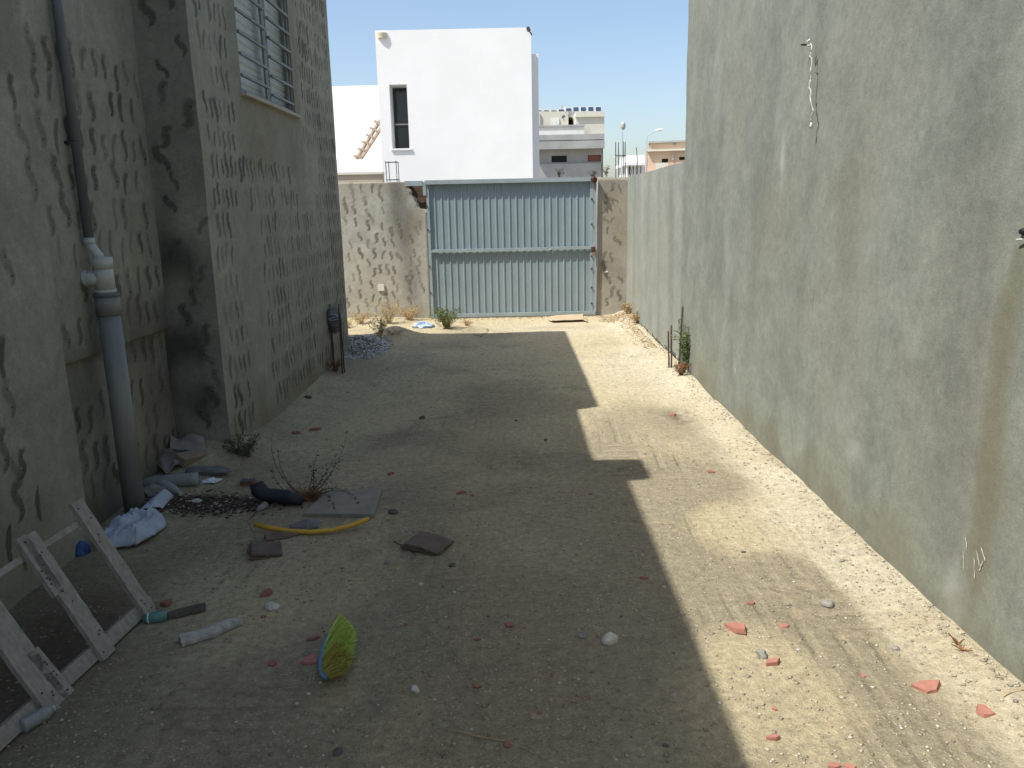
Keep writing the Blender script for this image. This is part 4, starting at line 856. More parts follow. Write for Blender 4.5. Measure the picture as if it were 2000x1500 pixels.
def lamp(px, pyt, Y, kind, label):
    b = P(px, 406, Y); t = P(px - 1.0, pyt, Y); L_ = thing('street_lamp', label, 'street lamp', (b.x, Y, -0.12), 'street lamps beyond the gate')
    if kind == 0:
        MB().tube([(b.x, Y, -0.12), (b.x, Y, t.z * 0.6), (b.x, Y, t.z - 0.4)], [0.07, 0.055, 0.04], 8).build('pole', 'lamp', L_)
        c = Vector((b.x + 0.05, Y - 0.1, t.z)); m = MB().tube([c + Vector((0, 0.25, -0.1)), c, c + Vector((0.02, -0.22, 0.05))], [0.08, 0.22, 0.12], 10); m.xf(Matrix.Translation(c) @ Matrix.Diagonal((0.85, 1, 1.5, 1)) @ Matrix.Translation(-c)); m.build('lamp_head', 'dish', L_, smooth=True)
    else:
        top = P(px + 1, pyt + 14, Y); pts = [(b.x, Y, -0.12), (b.x, Y, top.z - 1.2), (top.x + 0.05, Y, top.z)]
        for k in range(1, 6):
            q = P(px + 1 + 24 * k / 5, pyt + 14 - 13 * math.sin(k / 5 * 1.45), Y); pts.append((q.x, Y, q.z))
        MB().tube(pts, [0.06, 0.05] + [0.04] * 6, 8).build('pole', 'lamp', L_)
        q = P(px + 24, pyt + 1, Y); MB().tube([(q.x - 0.25, Y, q.z - 0.03), (q.x + 0.1, Y, q.z + 0.05), (q.x + 0.45, Y, q.z + 0.08)], [0.07, 0.13, 0.05], 8).build('lamp_head', 'dishw', L_)
lamp(1213.5, 246, 60, 0, 'grey street lamp rising above the rebar cluster on the gate pillar')
lamp(1261, 254, 71, 1, 'street lamp with a curved arm in front of the beige building')
lamp(1177.5, 306, 150, 1, 'tiny distant street lamp beside the apartment block edge')

# ================================================================== PLANTS
def leafquad(m, p, d, l, w, rnd):
    d = d.normalized(); s = d.cross(Vector((rnd.uniform(-1, 1), rnd.uniform(-1, 1), rnd.uniform(-1, 1)))).normalized()
    m.add([p, p + d * l * 0.5 + s * w / 2, p + d * l, p + d * l * 0.5 - s * w / 2], [(0, 1, 2, 3)])
def plant(name, label, base, height, nst, spread, stem_mat, leaf_mat, leaves, ll, lw_, seed, r=0.0022, lean=(0, 0), branch=3, group=None, cat='weed'):
    rnd = random.Random(seed); base = Vector(base); T = thing(name, label, cat, base, group); sm = MB(); lm = MB()
    for k in range(nst):
        a = rnd.uniform(0, 6.283); sp = spread * rnd.uniform(0.3, 1.0); h = height * rnd.uniform(0.55, 1.0)
        tip = base + Vector((math.cos(a) * sp + lean[0], math.sin(a) * sp + lean[1], h)); mid = base.lerp(tip, 0.5) + Vector((rnd.uniform(-1, 1), rnd.uniform(-1, 1), rnd.uniform(0.2, 1.0))) * 0.12 * spread
        st = base + Vector((rnd.uniform(-1, 1) * spread * 0.15, rnd.uniform(-1, 1) * spread * 0.15, -0.01))
        def q(t): return st * (1 - t) ** 2 + mid * 2 * t * (1 - t) + tip * t * t
        sm.tube([q(t / 5) for t in range(6)], [r * (1 - 0.13 * t) for t in range(6)], 4, cap=False)
        for b in range(branch):
            t = rnd.uniform(0.3, 0.95); p = q(t); d = (Vector((rnd.uniform(-1, 1), rnd.uniform(-1, 1), rnd.uniform(0.1, 1)))).normalized() * height * rnd.uniform(0.1, 0.25)
            sm.tube([p, p + d * 0.6, p + d + Vector((0, 0, 0.01))], [r * 0.6, r * 0.5, r * 0.3], 3, cap=False)
            for _ in range(max(1, leaves // 3)): leafquad(lm, p + d * rnd.uniform(0.2, 1), Vector((rnd.uniform(-1, 1), rnd.uniform(-1, 1), rnd.uniform(-0.4, 1))), ll * rnd.uniform(0.5, 1.2), lw_ * rnd.uniform(0.6, 1.2), rnd)
        for _ in range(leaves):
            p = q(rnd.uniform(0.1, 1.0)); leafquad(lm, p, Vector((rnd.uniform(-1, 1), rnd.uniform(-1, 1), rnd.uniform(-0.2, 1.1))), ll * rnd.uniform(0.5, 1.3), lw_ * rnd.uniform(0.6, 1.3), rnd)
    sm.build('stem', stem_mat, T)
    if lm.v: lm.build('foliage', leaf_mat, T)
    return T
p = GP(872, 642); plant('green_weed', 'bushy yellow-green weed growing at the left foot of the gate', p, 0.30, 60, 0.26, 'leafyel', 'leaf', 11, 0.035, 0.011, 11, 0.0018)
p = GP(912, 636); plant('green_weed', 'low straw-coloured fringe of weed right beside the bushy weed by the gate', p, 0.08, 26, 0.16, 'straw', 'straw', 4, 0.03, 0.007, 12, 0.0016)
for i, (px, py, h, n, sp, lab) in enumerate([(742, 655, 0.26, 34, 0.16, 'tall dry weed on the shaded dirt heap near the gravel'), (760, 632, 0.36, 40, 0.22, 'tallest pale dry weed against the boundary wall'), (800, 625, 0.22, 46, 0.25, 'dry straw tuft against the wall above the plastic bag'),
                                         (705, 632, 0.18, 34, 0.22, 'dry straw tuft at the wall next to the house corner'), (832, 618, 0.20, 36, 0.2, 'dry straw tuft at the wall just left of the gate post'), (770, 660, 0.12, 24, 0.16, 'rusty low dry weed on the crest of the dirt heap'), (680, 640, .12, 20, .16, 'short dry straw tuft half hidden by the house corner')]):
    p = GP(px, py); plant('dry_weed', lab, p, h, n, sp, 'reddry' if i == 5 else 'straw', 'leafdull' if i == 0 else 'straw', 7, 0.03, 0.008, 20 + i, 0.0017, group='dry weeds along the boundary wall')
for i, (px, py, lab) in enumerate([(1227, 612, 'reddish dry weed in the corner under the gate pillar'), (1245, 632, 'reddish dry weed at the foot of the low side wall')]):
    p = GP(px, py); plant('dry_weed', lab, p, 0.16, 34, 0.16, 'reddry', 'straw', 8, 0.03, 0.009, 40 + i, 0.0016, group='dry weeds along the boundary wall')
p = GP(1336, 728); plant('tall_weed', 'upright green weed growing among the rebar at the right wall', p, 0.52, 16, 0.07, 'leaf', 'leaf', 13, 0.06, 0.010, 51, 0.003, branch=2)
p = GP(1330, 733); plant('dry_weed', 'rusty dry weed at the base of the upright green plant', p, 0.12, 26, 0.10, 'reddry', 'reddry', 6, 0.03, 0.008, 52, 0.0016)
p = GP(478, 895); plant('low_weed', 'low dark green weed at the near corner of the house', p, 0.15, 34, 0.16, 'stem', 'leafdull', 9, 0.022, 0.009, 53, 0.0016)
p = GP(655, 725); plant('dry_weed', 'rusty dry weed between the rebar rods at the house corner', p, 0.13, 26, 0.12, 'reddry', 'reddry', 6, 0.03, 0.008, 54, 0.0016)
# sprawling half-dead weed beside the slab
p = GP(600, 975); T = thing('sprawling_weed', 'half-dead weed with long thin arching stems behind the grey slab', 'weed', p); sm = MB(); lm = MB(); rnd = random.Random(61)
def armto(px, py, Y, bow):
    tip = onY(px, py, Y); n = 10; pts = []
    for k in range(n + 1):
        t = k / n; q = p.lerp(tip, t) + Vector((bow[0], 0, bow[1])) * 4 * t * (1 - t); pts.append(q)
    sm.tube(pts, [0.0035 * (1 - 0.75 * k / n) for k in range(n + 1)], 5, cap=False); return pts
arms = [armto(530, 855, p.y + 0.15, (-0.06, -0.02)), armto(545, 880, p.y + 0.1, (-0.05, -0.01)), armto(680, 842, p.y + 0.2, (0.03, -0.03)), armto(620, 880, p.y + 0.1, (0.0, 0.0)), armto(650, 900, p.y + 0.15, (0.02, 0.02)), armto(532, 915, p.y - 0.1, (-0.05, -0.02)), armto(640, 935, p.y, (0, 0.02)), armto(660, 1010, p.y - 0.35, (0.02, 0.08)), armto(700, 985, p.y - 0.25, (0.02, 0.08)), armto(560, 940, p.y - 0.05, (-0.02, 0.01)), armto(690, 968, p.y, (0.02, 0.04)), armto(605, 905, p.y + .05, (0.03, 0))]
for a in arms:
    for q in a[2:]:
        for _ in range(2):
            if rnd.random() < 0.55: leafquad(lm, q, Vector((rnd.uniform(-1, 1), rnd.uniform(-1, 1), rnd.uniform(-0.6, 0.8))), rnd.uniform(0.012, 0.03), 0.010, rnd)
for a in (arms[2], arms[3], arms[4]):
    for q in a[3:8]:
        for _ in range(9): leafquad(lm, q + Vector((rnd.uniform(-1, 1), rnd.uniform(-1, 1), rnd.uniform(-1, 1))) * 0.03, Vector((rnd.uniform(-1, 1), rnd.uniform(-1, 1), rnd.uniform(-0.5, 1))), rnd.uniform(0.01, 0.02), 0.008, rnd)
sm.build('stem', 'stem', T); lm.build('foliage', 'leafdull', T)
dm = MB()
for _ in range(160):
    a = rnd.uniform(0, 6.28); l = rnd.uniform(0.03, 0.12); dm.tube([p + Vector((rnd.uniform(-.05, .05), rnd.uniform(-.05, .05), 0)), p + Vector((math.cos(a) * l * 1.2, math.sin(a) * l, rnd.uniform(0.0, 0.09)))], [0.0018, 0.0008], 3, cap=False)
dm.build('dry_tuft', 'reddry', T)
# growth on top of the wall
for (px, py, h, lab, sd) in ((1184, 345, 0.16, 'small dark green sprig growing on the wall top right of the apartment block', 71), (1156, 347, 0.09, 'tiny dry sprig on the wall top just above the gate corner', 72), (1092, 347, 0.12, 'dark dead sprig lying on the gate top rail in front of the apartment block', 73)):
    c = onY(px, py, FY + 0.12); c.z = max(c.z, 1.98)
    plant('wall_sprig', lab, c, h, 7, 0.09, 'stem', 'leafdull', 8, 0.03, 0.012, sd, 0.002)

# ================================================================== DRAINPIPE
PX0, PYc = -2.10, 4.05
DP = thing('drainpipe', 'grey plastic drainpipe with white tee fitting on the shaded house wall', 'drainpipe', (PX0, PYc, 0))
def cyl(name, z0, z1, r, mat, x=PX0, y=PYc, n=24, r2=None, par=DP):
    m = MB().tube([(x, y, z0), (x, y, z1)], [r, r2 or r], n); o = m.build(name, mat, par, smooth=False)
    o.data.polygons.foreach_set('use_smooth', [len(p.vertices) == 4 for p in o.data.polygons]); return o
xu = -2.152
cyl('lower_pipe', -0.02, 1.10, 0.055, 'pipe'); cyl('socket', 1.10, 1.205, 0.0605, 'pipe'); cyl('socket_rim', 1.195, 1.213, 0.064, 'pipedark')
tee = cyl('tee_fitting', 1.213, 1.395, 0.047, 'fitting'); cyl('collar', 1.338, 1.397, 0.0505, 'fitting', par=tee); cyl('collar', 1.213, 1.232, 0.0505, 'fitting', par=tee)
br = MB().tube([(PX0, PYc, 1.285), (PX0 - 0.115, PYc - 0.02, 1.292)], 0.04, 20); br.build('tee_branch', 'fitting', DP, smooth=True)
MB().tube([(PX0 - 0.075, PYc - 0.013, 1.289), (PX0 - 0.135, PYc - 0.023, 1.293)], 0.046, 20).build('branch_socket', 'fitting', tee)
el = [(xu, PYc, 1.495), (xu, PYc, 1.465), (xu + 0.008, PYc, 1.448), (PX0 - 0.012, PYc, 1.40), (PX0 - 0.002, PYc, 1.375)]
MB().tube(el, [0.026, 0.026, 0.025, 0.024, 0.024], 16).build('elbow', 'fitting', DP, smooth=True); cyl('elbow_collar', 1.462, 1.492, 0.0275, 'fitting', x=xu)
cyl('upper_pipe', 1.488, TOPZ - 0.13, 0.0235, 'pipedark', x=xu)
MB().tube([(RX - 0.01, PYc - 0.03, 1.955), (xu - 0.02, PYc - 0.035, 1.957)], 0.008, 6).build('clamp_bolt', 'nail', DP)
cl = MB(); cl.tube([(xu + 0.027 * math.cos(a), PYc + 0.027 * math.sin(a), 1.955) for a in [k * math.pi / 10 - 2.4 for k in range(17)]], 0.0045, 5).build('clamp', 'pipedark', DP)

# ================================================================== REBAR AT THE HOUSE AND AT THE RIGHT WALL
b1 = GP(671, 729); RB = thing('rebar_bundle', 'four upright rusty rebar rods against the far corner of the house', 'rebar', (b1.x - 0.07, b1.y, b1.z))
def topat(px, py, Y): return onY(px, py, Y)
specs = [((669, 730), (661, 594), 0.0), ((673, 727), (664, 612), 0.03), ((645, 713), (637, 594), 0.0), ((649, 716), (641, 620), 0.03)]
for (a, b, dy) in specs:
    g0 = GP(*a); g0 = Vector((max(g0.x, BX + 0.02), g0.y, g0.z - 0.03)); t0 = onY(b[0], b[1], g0.y + dy); t0.x = max(t0.x, BX + 0.015)
    rods(RB, [(g0, t0)], 'rebar', 0.0075)
c = onY(651, 625, 7.85); c.x = max(c.x, BX + 0.07)
TB = thing('tied_bag', 'grey plastic bag tied with cord to the rebar rods at the house corner', 'bag', c - Vector((0, 0, 0.12)))
m = MB(); n1, n2 = 14, 10
for j in range(n2 + 1):
    t = j / n2; rr = 0.068 * (0.35 + 0.9 * math.sin(math.pi * (0.16 + 0.80 * t)) ** 0.8)
    for i in range(n1):
        a = 2 * math.pi * i / n1; m.v.append(c + Vector((rr * math.cos(a) * 0.85, rr * math.sin(a) * 0.9, 0.12 - 0.25 * t)))
m.f = [(j * n1 + i, (j + 1) * n1 + i, (j + 1) * n1 + (i + 1) % n1, j * n1 + (i + 1) % n1) for j in range(n2) for i in range(n1)] + [tuple(range(n1)), tuple(reversed(range(n2 * n1, (n2 + 1) * n1)))]
m.rough(0.022, 17).build('bag_body', 'greybag', TB, smooth=False)
for dz in (0.02, 0.035, 0.055): MB().tube([c + Vector((0.075 * math.cos(a), 0.085 * math.sin(a), dz + 0.012 * math.sin(a * 2 + dz * 90))) for a in [k * 0.42 for k in range(16)]], 0.0045, 5).build('cord', 'cloth', TB)
MB().tube([c + Vector((0.06, 0, 0.25)), c + Vector((0.085, 0, 0.17)), c + Vector((0.10, 0, 0.06)), c + Vector((0.10, 0.01, -0.06)), c + Vector((0.09, 0.01, -0.14))], 0.004, 5).build('cord', 'cloth', TB)
b2 = GP(1310, 718); RC = thing('rebar_bundle', 'two short and one tall rusty rebar rods standing at the right wall', 'rebar', b2)
for (a, b) in (((1307, 718), (1305, 647)), ((1311.5, 718), (1311, 635)), ((1336, 715), (1333, 599))):
    g0 = GP(*a); g0 = Vector((min(g0.x, WX - 0.03), g0.y, g0.z - 0.03)); t0 = onY(b[0], b[1], g0.y); rods(RC, [(g0, t0)], 'rebar', 0.0085)
# ================================================================== DEBRIS
def mpp(p): return (p - CAMP).length / F_PX                       # metres per photo pixel at a point
def chip(px, py, size, mat, name, label, cat, group=None, aspect=0.6, thick=0.2, ang=None, tilt=0.12, seed=0, npt=5):
    rnd = random.Random(seed or int(px * 7 + py)); p = GP(px, py); L_ = size * mpp(p) * 0.5; ang = rnd.uniform(0, 3.14) if ang is None else ang
    poly = []
    for k in range(npt):
        a = 2 * math.pi * (k + rnd.uniform(-0.28, 0.28)) / npt; r_ = rnd.uniform(0.62, 1.2); poly.append((math.cos(a) * L_ * r_, math.sin(a) * L_ * r_ * aspect * 1.6))
    th = max(0.005, L_ * 2 * thick * 0.62); m = MB().prism(poly, 0, th, rnd.uniform(0.86, 0.98)); m.rough(L_ * 0.08, 3 / L_, rnd.random() * 9)
    rot = Matrix.Rotation(ang, 4, 'Z') @ Matrix.Rotation(rnd.uniform(-tilt, tilt), 4, 'X') @ Matrix.Rotation(rnd.uniform(-tilt, tilt), 4, 'Y')
    m.xf(rot); zmin = min(v.z for v in m.v); m.xf(Matrix.Translation(p - Vector((0, 0, zmin + th * 0.25))))
    return tag(m.build(name, mat), label, cat, group)
def stone(px, py, size, mat, label, flat=0.6, seed=0, name='stone', group='loose stones on the yard floor', cat='stone'):
    p = GP(px, py); r_ = size * mpp(p) * 0.5; bm = bmesh.new(); bmesh.ops.create_icosphere(bm, subdivisions=2, radius=1.0)
    m = MB(); m.v = [v.co.copy() for v in bm.verts]; m.f = [tuple(v.index for v in f.verts) for f in bm.faces]; bm.free()
    sd = seed or px * 0.13; o = Vector((sd, sd * 0.7, 2.2))
    m.v = [v * (1 + 0.42 * mn.noise(v * 0.9 + o) + 0.12 * mn.noise(v * 2.6 + o)) for v in m.v]; m.v = [Vector((v.x, v.y * 0.8, max(-0.5, v.z) * flat)) * r_ for v in m.v]
    m.xf(Matrix.Rotation(sd, 4, 'Z')); m.xf(Matrix.Translation(p + Vector((0, 0, r_ * flat * 0.40))))
    return tag(m.build(name, mat), label, cat, group)
BG = 'red brick chips scattered on the yard floor'
for (px, py, s, asp, th, ang, lab, mt) in [
    (1436, 1230, 44, .62, .30, .35, 'thick red brick piece in the sun, largest of those near the shade edge', 'brick'),
    (1467, 1179, 22, .35, .2, .1, 'flat dusty brick sliver on the grooved sunlit concrete above the thick piece', 'brickd'),
    (1531, 1224, 26, .4, .2, .0, 'small pointed brick chip right of the thick red piece', 'brick'),
    (1509, 1297, 30, .5, .4, .2, 'upturned triangular brick chip touching a small grey stone', 'brick'),
    (1686, 1321, 11, .6, .3, .5, 'tiny brick crumb midway between the sand patch and the big rounded shard', 'brick'),
    (1810, 1344, 48, .55, .22, .45, 'largest rounded brick shard near the foot of the right wall', 'brick'),
    (1921, 1391, 40, .55, .25, -.5, 'angular brick chip closest to the right wall', 'brick'),
    (1512, 1386, 14, .45, .5, -.8, 'stubby little brick crumb on the sand patch', 'brick'),
    (1510, 1444, 33, .28, .3, -.1, 'long thin brick sliver on the sand at the bottom of the sun patch', 'brick'),
    (1626, 1497, 24, .5, .3, -.3, 'left of two brick chips cut by the bottom edge of the photo', 'brick'),
    (1658, 1498, 26, .4, .25, -.3, 'right of two brick chips cut by the bottom edge of the photo', 'brick'),
    (1315, 811, 18, .4, .3, .1, 'bright brick chip on a dark patch near the right wall', 'brick'),
    (1389, 923, 14, .5, .4, .1, 'small brick chip alone in the sun right of the shade step', 'brickd'),
    (1257, 1130, 18, .35, .3, .0, 'dull brick sliver in the shade close to its edge', 'brickd'),
    (996, 1222, 26, .55, .25, .1, 'flat brick chip in the middle of the shaded yard', 'brickd'),
    (932, 1250, 15, .4, .3, .3, 'brick crumb lower left of the flat chip mid yard', 'brickd'),
    (930, 1341, 20, .5, .3, .1, 'brick chip right of the white crumpled scrap', 'brickd'),
    (990, 1456, 18, .7, .3, .2, 'small brick chip beside the long fallen stem at the bottom', 'brickd'),
    (1053, 1393, 11, .5, .3, .2, 'tiny brick crumb above the long fallen stem', 'brickd'),
    (1078, 1320, 9, .6, .3, .2, 'tiny brick crumb below the pale broken stone', 'brickd'),
    (609, 1292, 36, .55, .2, .8, 'red brick chip touching the blue back of the broom head', 'brick'),
    (531, 1297, 24, .5, .25, .2, 'red brick chip halfway between the driftwood and the broom', 'brickd'),
    (612, 1249, 24, .35, .3, .3, 'narrow brick chip just above the broom head', 'brickd'),
    (516, 1205, 12, .5, .3, .3, 'brick crumb under the white pebble', 'brickd'),
    (521, 1161, 25, .7, .45, .1, 'chunky brick chip above the white pebble', 'brickd'),
    (324, 1182, 28, .55, .3, .0, 'brick chip at the foot of the wooden rack', 'brickd'),
    (902, 963, 24, .4, .25, .2, 'brick chip right of the grey slab in the shade', 'brickd'),
    (922, 968, 10, .6, .3, .2, 'brick crumb paired with the chip right of the grey slab', 'brickd'),
    (762, 927, 16, .5, .4, .1, 'brick chip behind the grey slab', 'brickd'),
    (615, 840, 26, .3, .25, .1, 'long brick sliver near the house wall, right of a pair', 'brickd'),
    (578, 847, 16, .5, .4, .0, 'short dark brick chip near the house wall, left of a pair', 'brickd'),
    (1154, 965, 9, .6, .4, .2, 'lone brick crumb near the shade step', 'brickd'),
    (668, 1110, 8, .6, .4, .2, 'tiny brick crumb between the hose and the two brown tiles', 'brickd'),
    (792, 1221, 9, .6, .4, .2, 'tiny brick crumb above and right of the broom', 'brickd')]:
    chip(px, py, s, mt, 'brick_chip', lab, 'brick chip', BG, asp, th, ang)
# ribbed brick end by the mulch
p = GP(485, 948); T = thing('hollow_brick_piece', 'broken ribbed hollow brick end lying by the dark mulch', 'brick piece', p)
for k in range(3):
    MB().box(p + Vector((-0.042, -0.02, 0.012 * k)), p + Vector((0.042 - 0.004 * k, 0.03, 0.012 * k + 0.009))).rough(0.003, 40).build('rib', 'brickd' if k < 2 else 'darkstone', T)
for (px, py, s, mt, lab, fl) in [(1191, 1252, 34, 'palestone', 'pale broken concrete lump in the shade near its edge', .6), (1139, 1243, 20, 'stone', 'dull grey stone left of the pale concrete lump', .6), (1617, 1184, 25, 'stone', 'grey stone alone on the sunlit grooved concrete', .6), (1488, 1281, 22, 'stone', 'grey stone leaning on the triangular brick chip', .8),
                             (812, 1350, 20, 'palestone', 'white crumpled lump right of the broom head', .7), (532, 1187, 30, 'palestone', 'white elongated pebble above the broom', .45), (824, 818, 12, 'darkstone', 'dark clod in the far shade of the yard', .7), (882, 1105, 15, 'darkstone', 'dark clod just below the right brown tile', .5), (757, 1099, 13, 'stone', 'small grey pebble left of the dark clod', .6),
                             (1065, 860, 9, 'darkstone', 'small dark pebble mid yard near the shade edge', .6), (1008, 822, 7, 'darkstone', 'tiny dark pebble far up the shaded yard', .6), (768, 1001, 22, 'darkstone', 'dark crumbly clod right of the grey slab', .5), (822, 1142, 9, 'palestone', 'tiny white pebble below the right brown tile', .6), (602, 1356, 9, 'palestone', 'tiny white scrap left of the broom foot', .6),
                             (1645, 1096, 11, 'stone', 'small grey pebble on the pale sand along the right wall', .5), (1452, 1079, 8, 'darkstone', 'small dark pebble at the lower edge of the upper sand patch', .6), (1750, 1268, 16, 'stone', 'rough grey pebble on the sandy strip by the right wall', .5), (602, 777, 16, 'darkstone', 'dark clod at the foot of the house wall', .5), (660, 1470, 22, 'darkstone', 'dark clod at the bottom of the yard below the broom', .35), (1300, 1457, 13, 'darkstone', 'dark clod in the shade near the bottom edge', .5)]:
    stone(px, py, s, mt, lab, fl)

# wooden frame leaning at the left -----------------------------------------------------------
D = ray(1140, 409); D.z = 0; D.normalize(); Em = Vector((-D.y, D.x, 0))
Bf = Vector((-1.503, 2.933, 0.0)); upd = (Em * 0.256 + Vector((0, 0, 0.492))).normalized(); nrm = D.cross(upd).normalized()
if nrm.x < 0: nrm = -nrm
WF = thing('wooden_rack', 'weathered ladder-like wooden rack of boards and rails leaning at the left', 'wooden rack', Bf)
def rail(name, s0, s1, t, w, h, mat='wood', off=-0.022):
    a = Bf + D * s0 + upd * t + nrm * off; b = Bf + D * s1 + upd * t + nrm * off
    m = MB(); k = 8
    for i in range(k): pass
    m.bar(a, b, h, w, upd); m.rough(0.004, 6); m.build(name, mat, WF)
rail('rail', -1.95, 0.045, 0.045, 0.055, 0.032); rail('rail', -1.95, 0.03, 0.475, 0.024, 0.024)
def board(s, w, t0, t1, seed, skew=0.0):
    n = 14; m = MB(); rnd = random.Random(seed)
    for i in range(n + 1):
        t = t0 + (t1 - t0) * i / n; c = Bf + D * (s + skew * (i / n)) + upd * t
        wl = w / 2 * (1 + 0.08 * mn.noise(Vector((i * 0.9, seed, 0)))); wr = w / 2 * (1 + 0.10 * mn.noise(Vector((i * 0.9, seed, 5))))
        for a, b in ((-wl, -0.009), (wr, -0.009), (wr, 0.009), (-wl, 0.009)): m.v.append(c + D * a + nrm * (b + 0.004))
    m.f = [(i * 4 + k, i * 4 + (k + 1) % 4, i * 4 + 4 + (k + 1) % 4, i * 4 + 4 + k) for i in range(n) for k in range(4)] + [(3, 2, 1, 0), (n * 4, n * 4 + 1, n * 4 + 2, n * 4 + 3)]
    bo = m.build('board', 'wood', WF)
    for k in range(7):
        tt = (t0 + 0.02 + rnd.random() * 0.08) if k < 3 else ((t1 - 0.02 - rnd.random() * 0.1) if k < 5 else rnd.uniform(t0 + .1, t1 - .1)); c = Bf + D * (s + rnd.uniform(-0.3, 0.3) * w + skew * (tt - t0) / (t1 - t0)) + upd * tt
        MB().tube([c + nrm * 0.012, c + nrm * 0.0155], 0.0032, 6).build('nail', 'nail', bo)
board(-0.02, 0.068, 0.0, 0.555, 1); board(-0.315, 0.075, 0.005, 0.54, 2); board(-0.345, 0.05, 0.30, 0.545, 7); board(-0.61, 0.105, 0.0, 0.55, 3, -0.01); board(-0.555, 0.055, 0.0, 0.2, 6, -0.02); board(-1.0, 0.08, 0.0, 0.55, 4); board(-1.55, 0.08, 0, 0.55, 5)

# broom head ---------------------------------------------------------------------------------
pb = GP(662, 1300); BR = thing('broom_head', 'broom head with lime green bristles and faded blue back lying on the floor', 'broom head', pb)
bot = GP(632, 1345) + Vector((0, 0, 0.030)); top = onY(650, 1232, 2.74); ax = (top - bot); Lb = ax.length; ax.normalize()
sx = Vector((0.80, 0.12, 0.58)).normalized(); sx = (sx - ax * sx.dot(ax)).normalized(); nz_ = ax.cross(sx).normalized(); cb = (top + bot) / 2
m = MB(); n = 12
for i in range(n + 1):
    t = i / n - 0.5; e = 1 - (2 * abs(t)) ** 4 * 0.35; c = cb + ax * t * Lb * 0.86 - sx * 0.016 * (1 - (2 * t) ** 2)
    for k in range(8): a = 2 * math.pi * k / 8; m.v.append(c + sx * math.cos(a) * 0.015 * e + nz_ * math.sin(a) * 0.027 * e)
m.f = [(i * 8 + k, i * 8 + (k + 1) % 8, i * 8 + 8 + (k + 1) % 8, i * 8 + 8 + k) for i in range(n) for k in range(8)] + [tuple(reversed(range(8))), tuple(range(n * 8, n * 8 + 8))]
m.build('back_block', 'blueplastic', BR, smooth=True)
MB().tube([cb - sx * 0.018, cb - sx * 0.05], [0.017, 0.013], 12).build('handle_socket', 'blueplastic', BR)
rnd = random.Random(5); gm = MB(); ym = MB()
for k in range(2000):
    t = rnd.uniform(-0.5, 0.5); hz = rnd.uniform(-1, 1); base = cb + ax * t * Lb * 0.84 - sx * 0.014 * (1 - (2 * t) ** 2) + sx * 0.01 + nz_ * hz * 0.022
    ln = 0.098 * (0.88 + 0.16 * rnd.random()) * (1 - 0.30 * abs(2 * t) ** 2.5)
    d = (sx + ax * (t * 0.85 + rnd.uniform(-.11, .11)) + nz_ * (hz * 0.25 + rnd.uniform(-.10, .10))).normalized(); tip = base + d * ln
    tip.z = max(tip.z, pb.z + 0.004); tgt = ym if (t < -0.24 + 0.12 * rnd.random() or rnd.random() < 0.06 or t > 0.45) else gm
    tgt.tube([base, base.lerp(tip, 0.6) + Vector((0, 0, 0.002)), tip], [0.0013, 0.0014, 0.0008], 3, cap=False)
gm.build('bristles', 'greenb', BR); ym.build('bristles', 'yellowb', BR)['label'] = 'yellowed and brown-stained bristles at the lower end'
# driftwood, bark, bottle neck ------------------------------------------------------------------
def strip(name, label, cat, pts, widths, thick, mat, curl=0.25, jag=0.006, seed=1, group=None):
    """long sliver: curved cross section, ragged edge"""
    pts = [Vector(q) for q in pts]; m = MB(); nc = 7; n = 18; full = []
    for i in range(n + 1):
        t = i / n * (len(pts) - 1); k = min(int(t), len(pts) - 2); u = t - k; full.append((pts[k].lerp(pts[k + 1], u), widths[k] + (widths[k + 1] - widths[k]) * u))
    for i, (c, w) in enumerate(full):
        d = (full[min(i + 1, n)][0] - full[max(i - 1, 0)][0]); d.z = 0; d.normalize(); s_ = Vector((d.y, -d.x, 0))
        for side_ in (0, 1):
            for k in range(nc):
                a = (k / (nc - 1) - 0.5) * 2; jw = w / 2 * a + (jag * mn.noise(Vector((i * 0.8, k * 0.1, seed))) if k in (0, nc - 1) else 0)
                z = curl * w * (1 - a * a) + (thick if side_ == 0 else 0) * (1 if 0 < k < nc - 1 else 0.7); m.v.append(c + s_ * jw + Vector((0, 0, z + 0.003)))
    q = 2 * nc
    for i in range(n):
        for k in range(nc - 1):
            m.f.append((i * q + k, i * q + k + 1, (i + 1) * q + k + 1, (i + 1) * q + k)); m.f.append((i * q + nc + k + 1, i * q + nc + k, (i + 1) * q + nc + k, (i + 1) * q + nc + k + 1))
        m.f.append((i * q + nc, i * q, (i + 1) * q, (i + 1) * q + nc)); m.f.append((i * q + nc - 1, i * q + q - 1, (i + 1) * q + q - 1, (i + 1) * q + nc - 1))
    m.f.append(tuple(list(range(nc)) + list(range(q - 1, nc - 1, -1)))); m.f.append(tuple(reversed([n * q + k for k in list(range(nc)) + list(range(q - 1, nc - 1, -1))])))
    m.rough(0.003, 22, seed); return tag(m.build(name, mat), label, cat, group)
strip('driftwood', 'bleached grey splintered piece of wood lying left of the broom', 'wood piece', [GP(352, 1258), GP(405, 1242), GP(445, 1226), GP(474, 1219)], [0.062, 0.062, 0.055, 0.012], 0.020, 'wood2', 0.22, 0.008, 3)
strip('bark_piece', 'dark curled bark piece beside the green glass near the wooden rack', 'bark', [GP(330, 1207), GP(365, 1198), GP(402, 1190)], [0.045, 0.055, 0.05], 0.012, 'bark', 0.25, 0.006, 5)
strip('dark_flap', 'dark curled rubber flap under the yellow hose', 'rubber piece', [GP(518, 1054), GP(560, 1046), GP(590, 1038)], [0.07, 0.09, 0.07], 0.008, 'tile', 0.12, 0.004, 6)
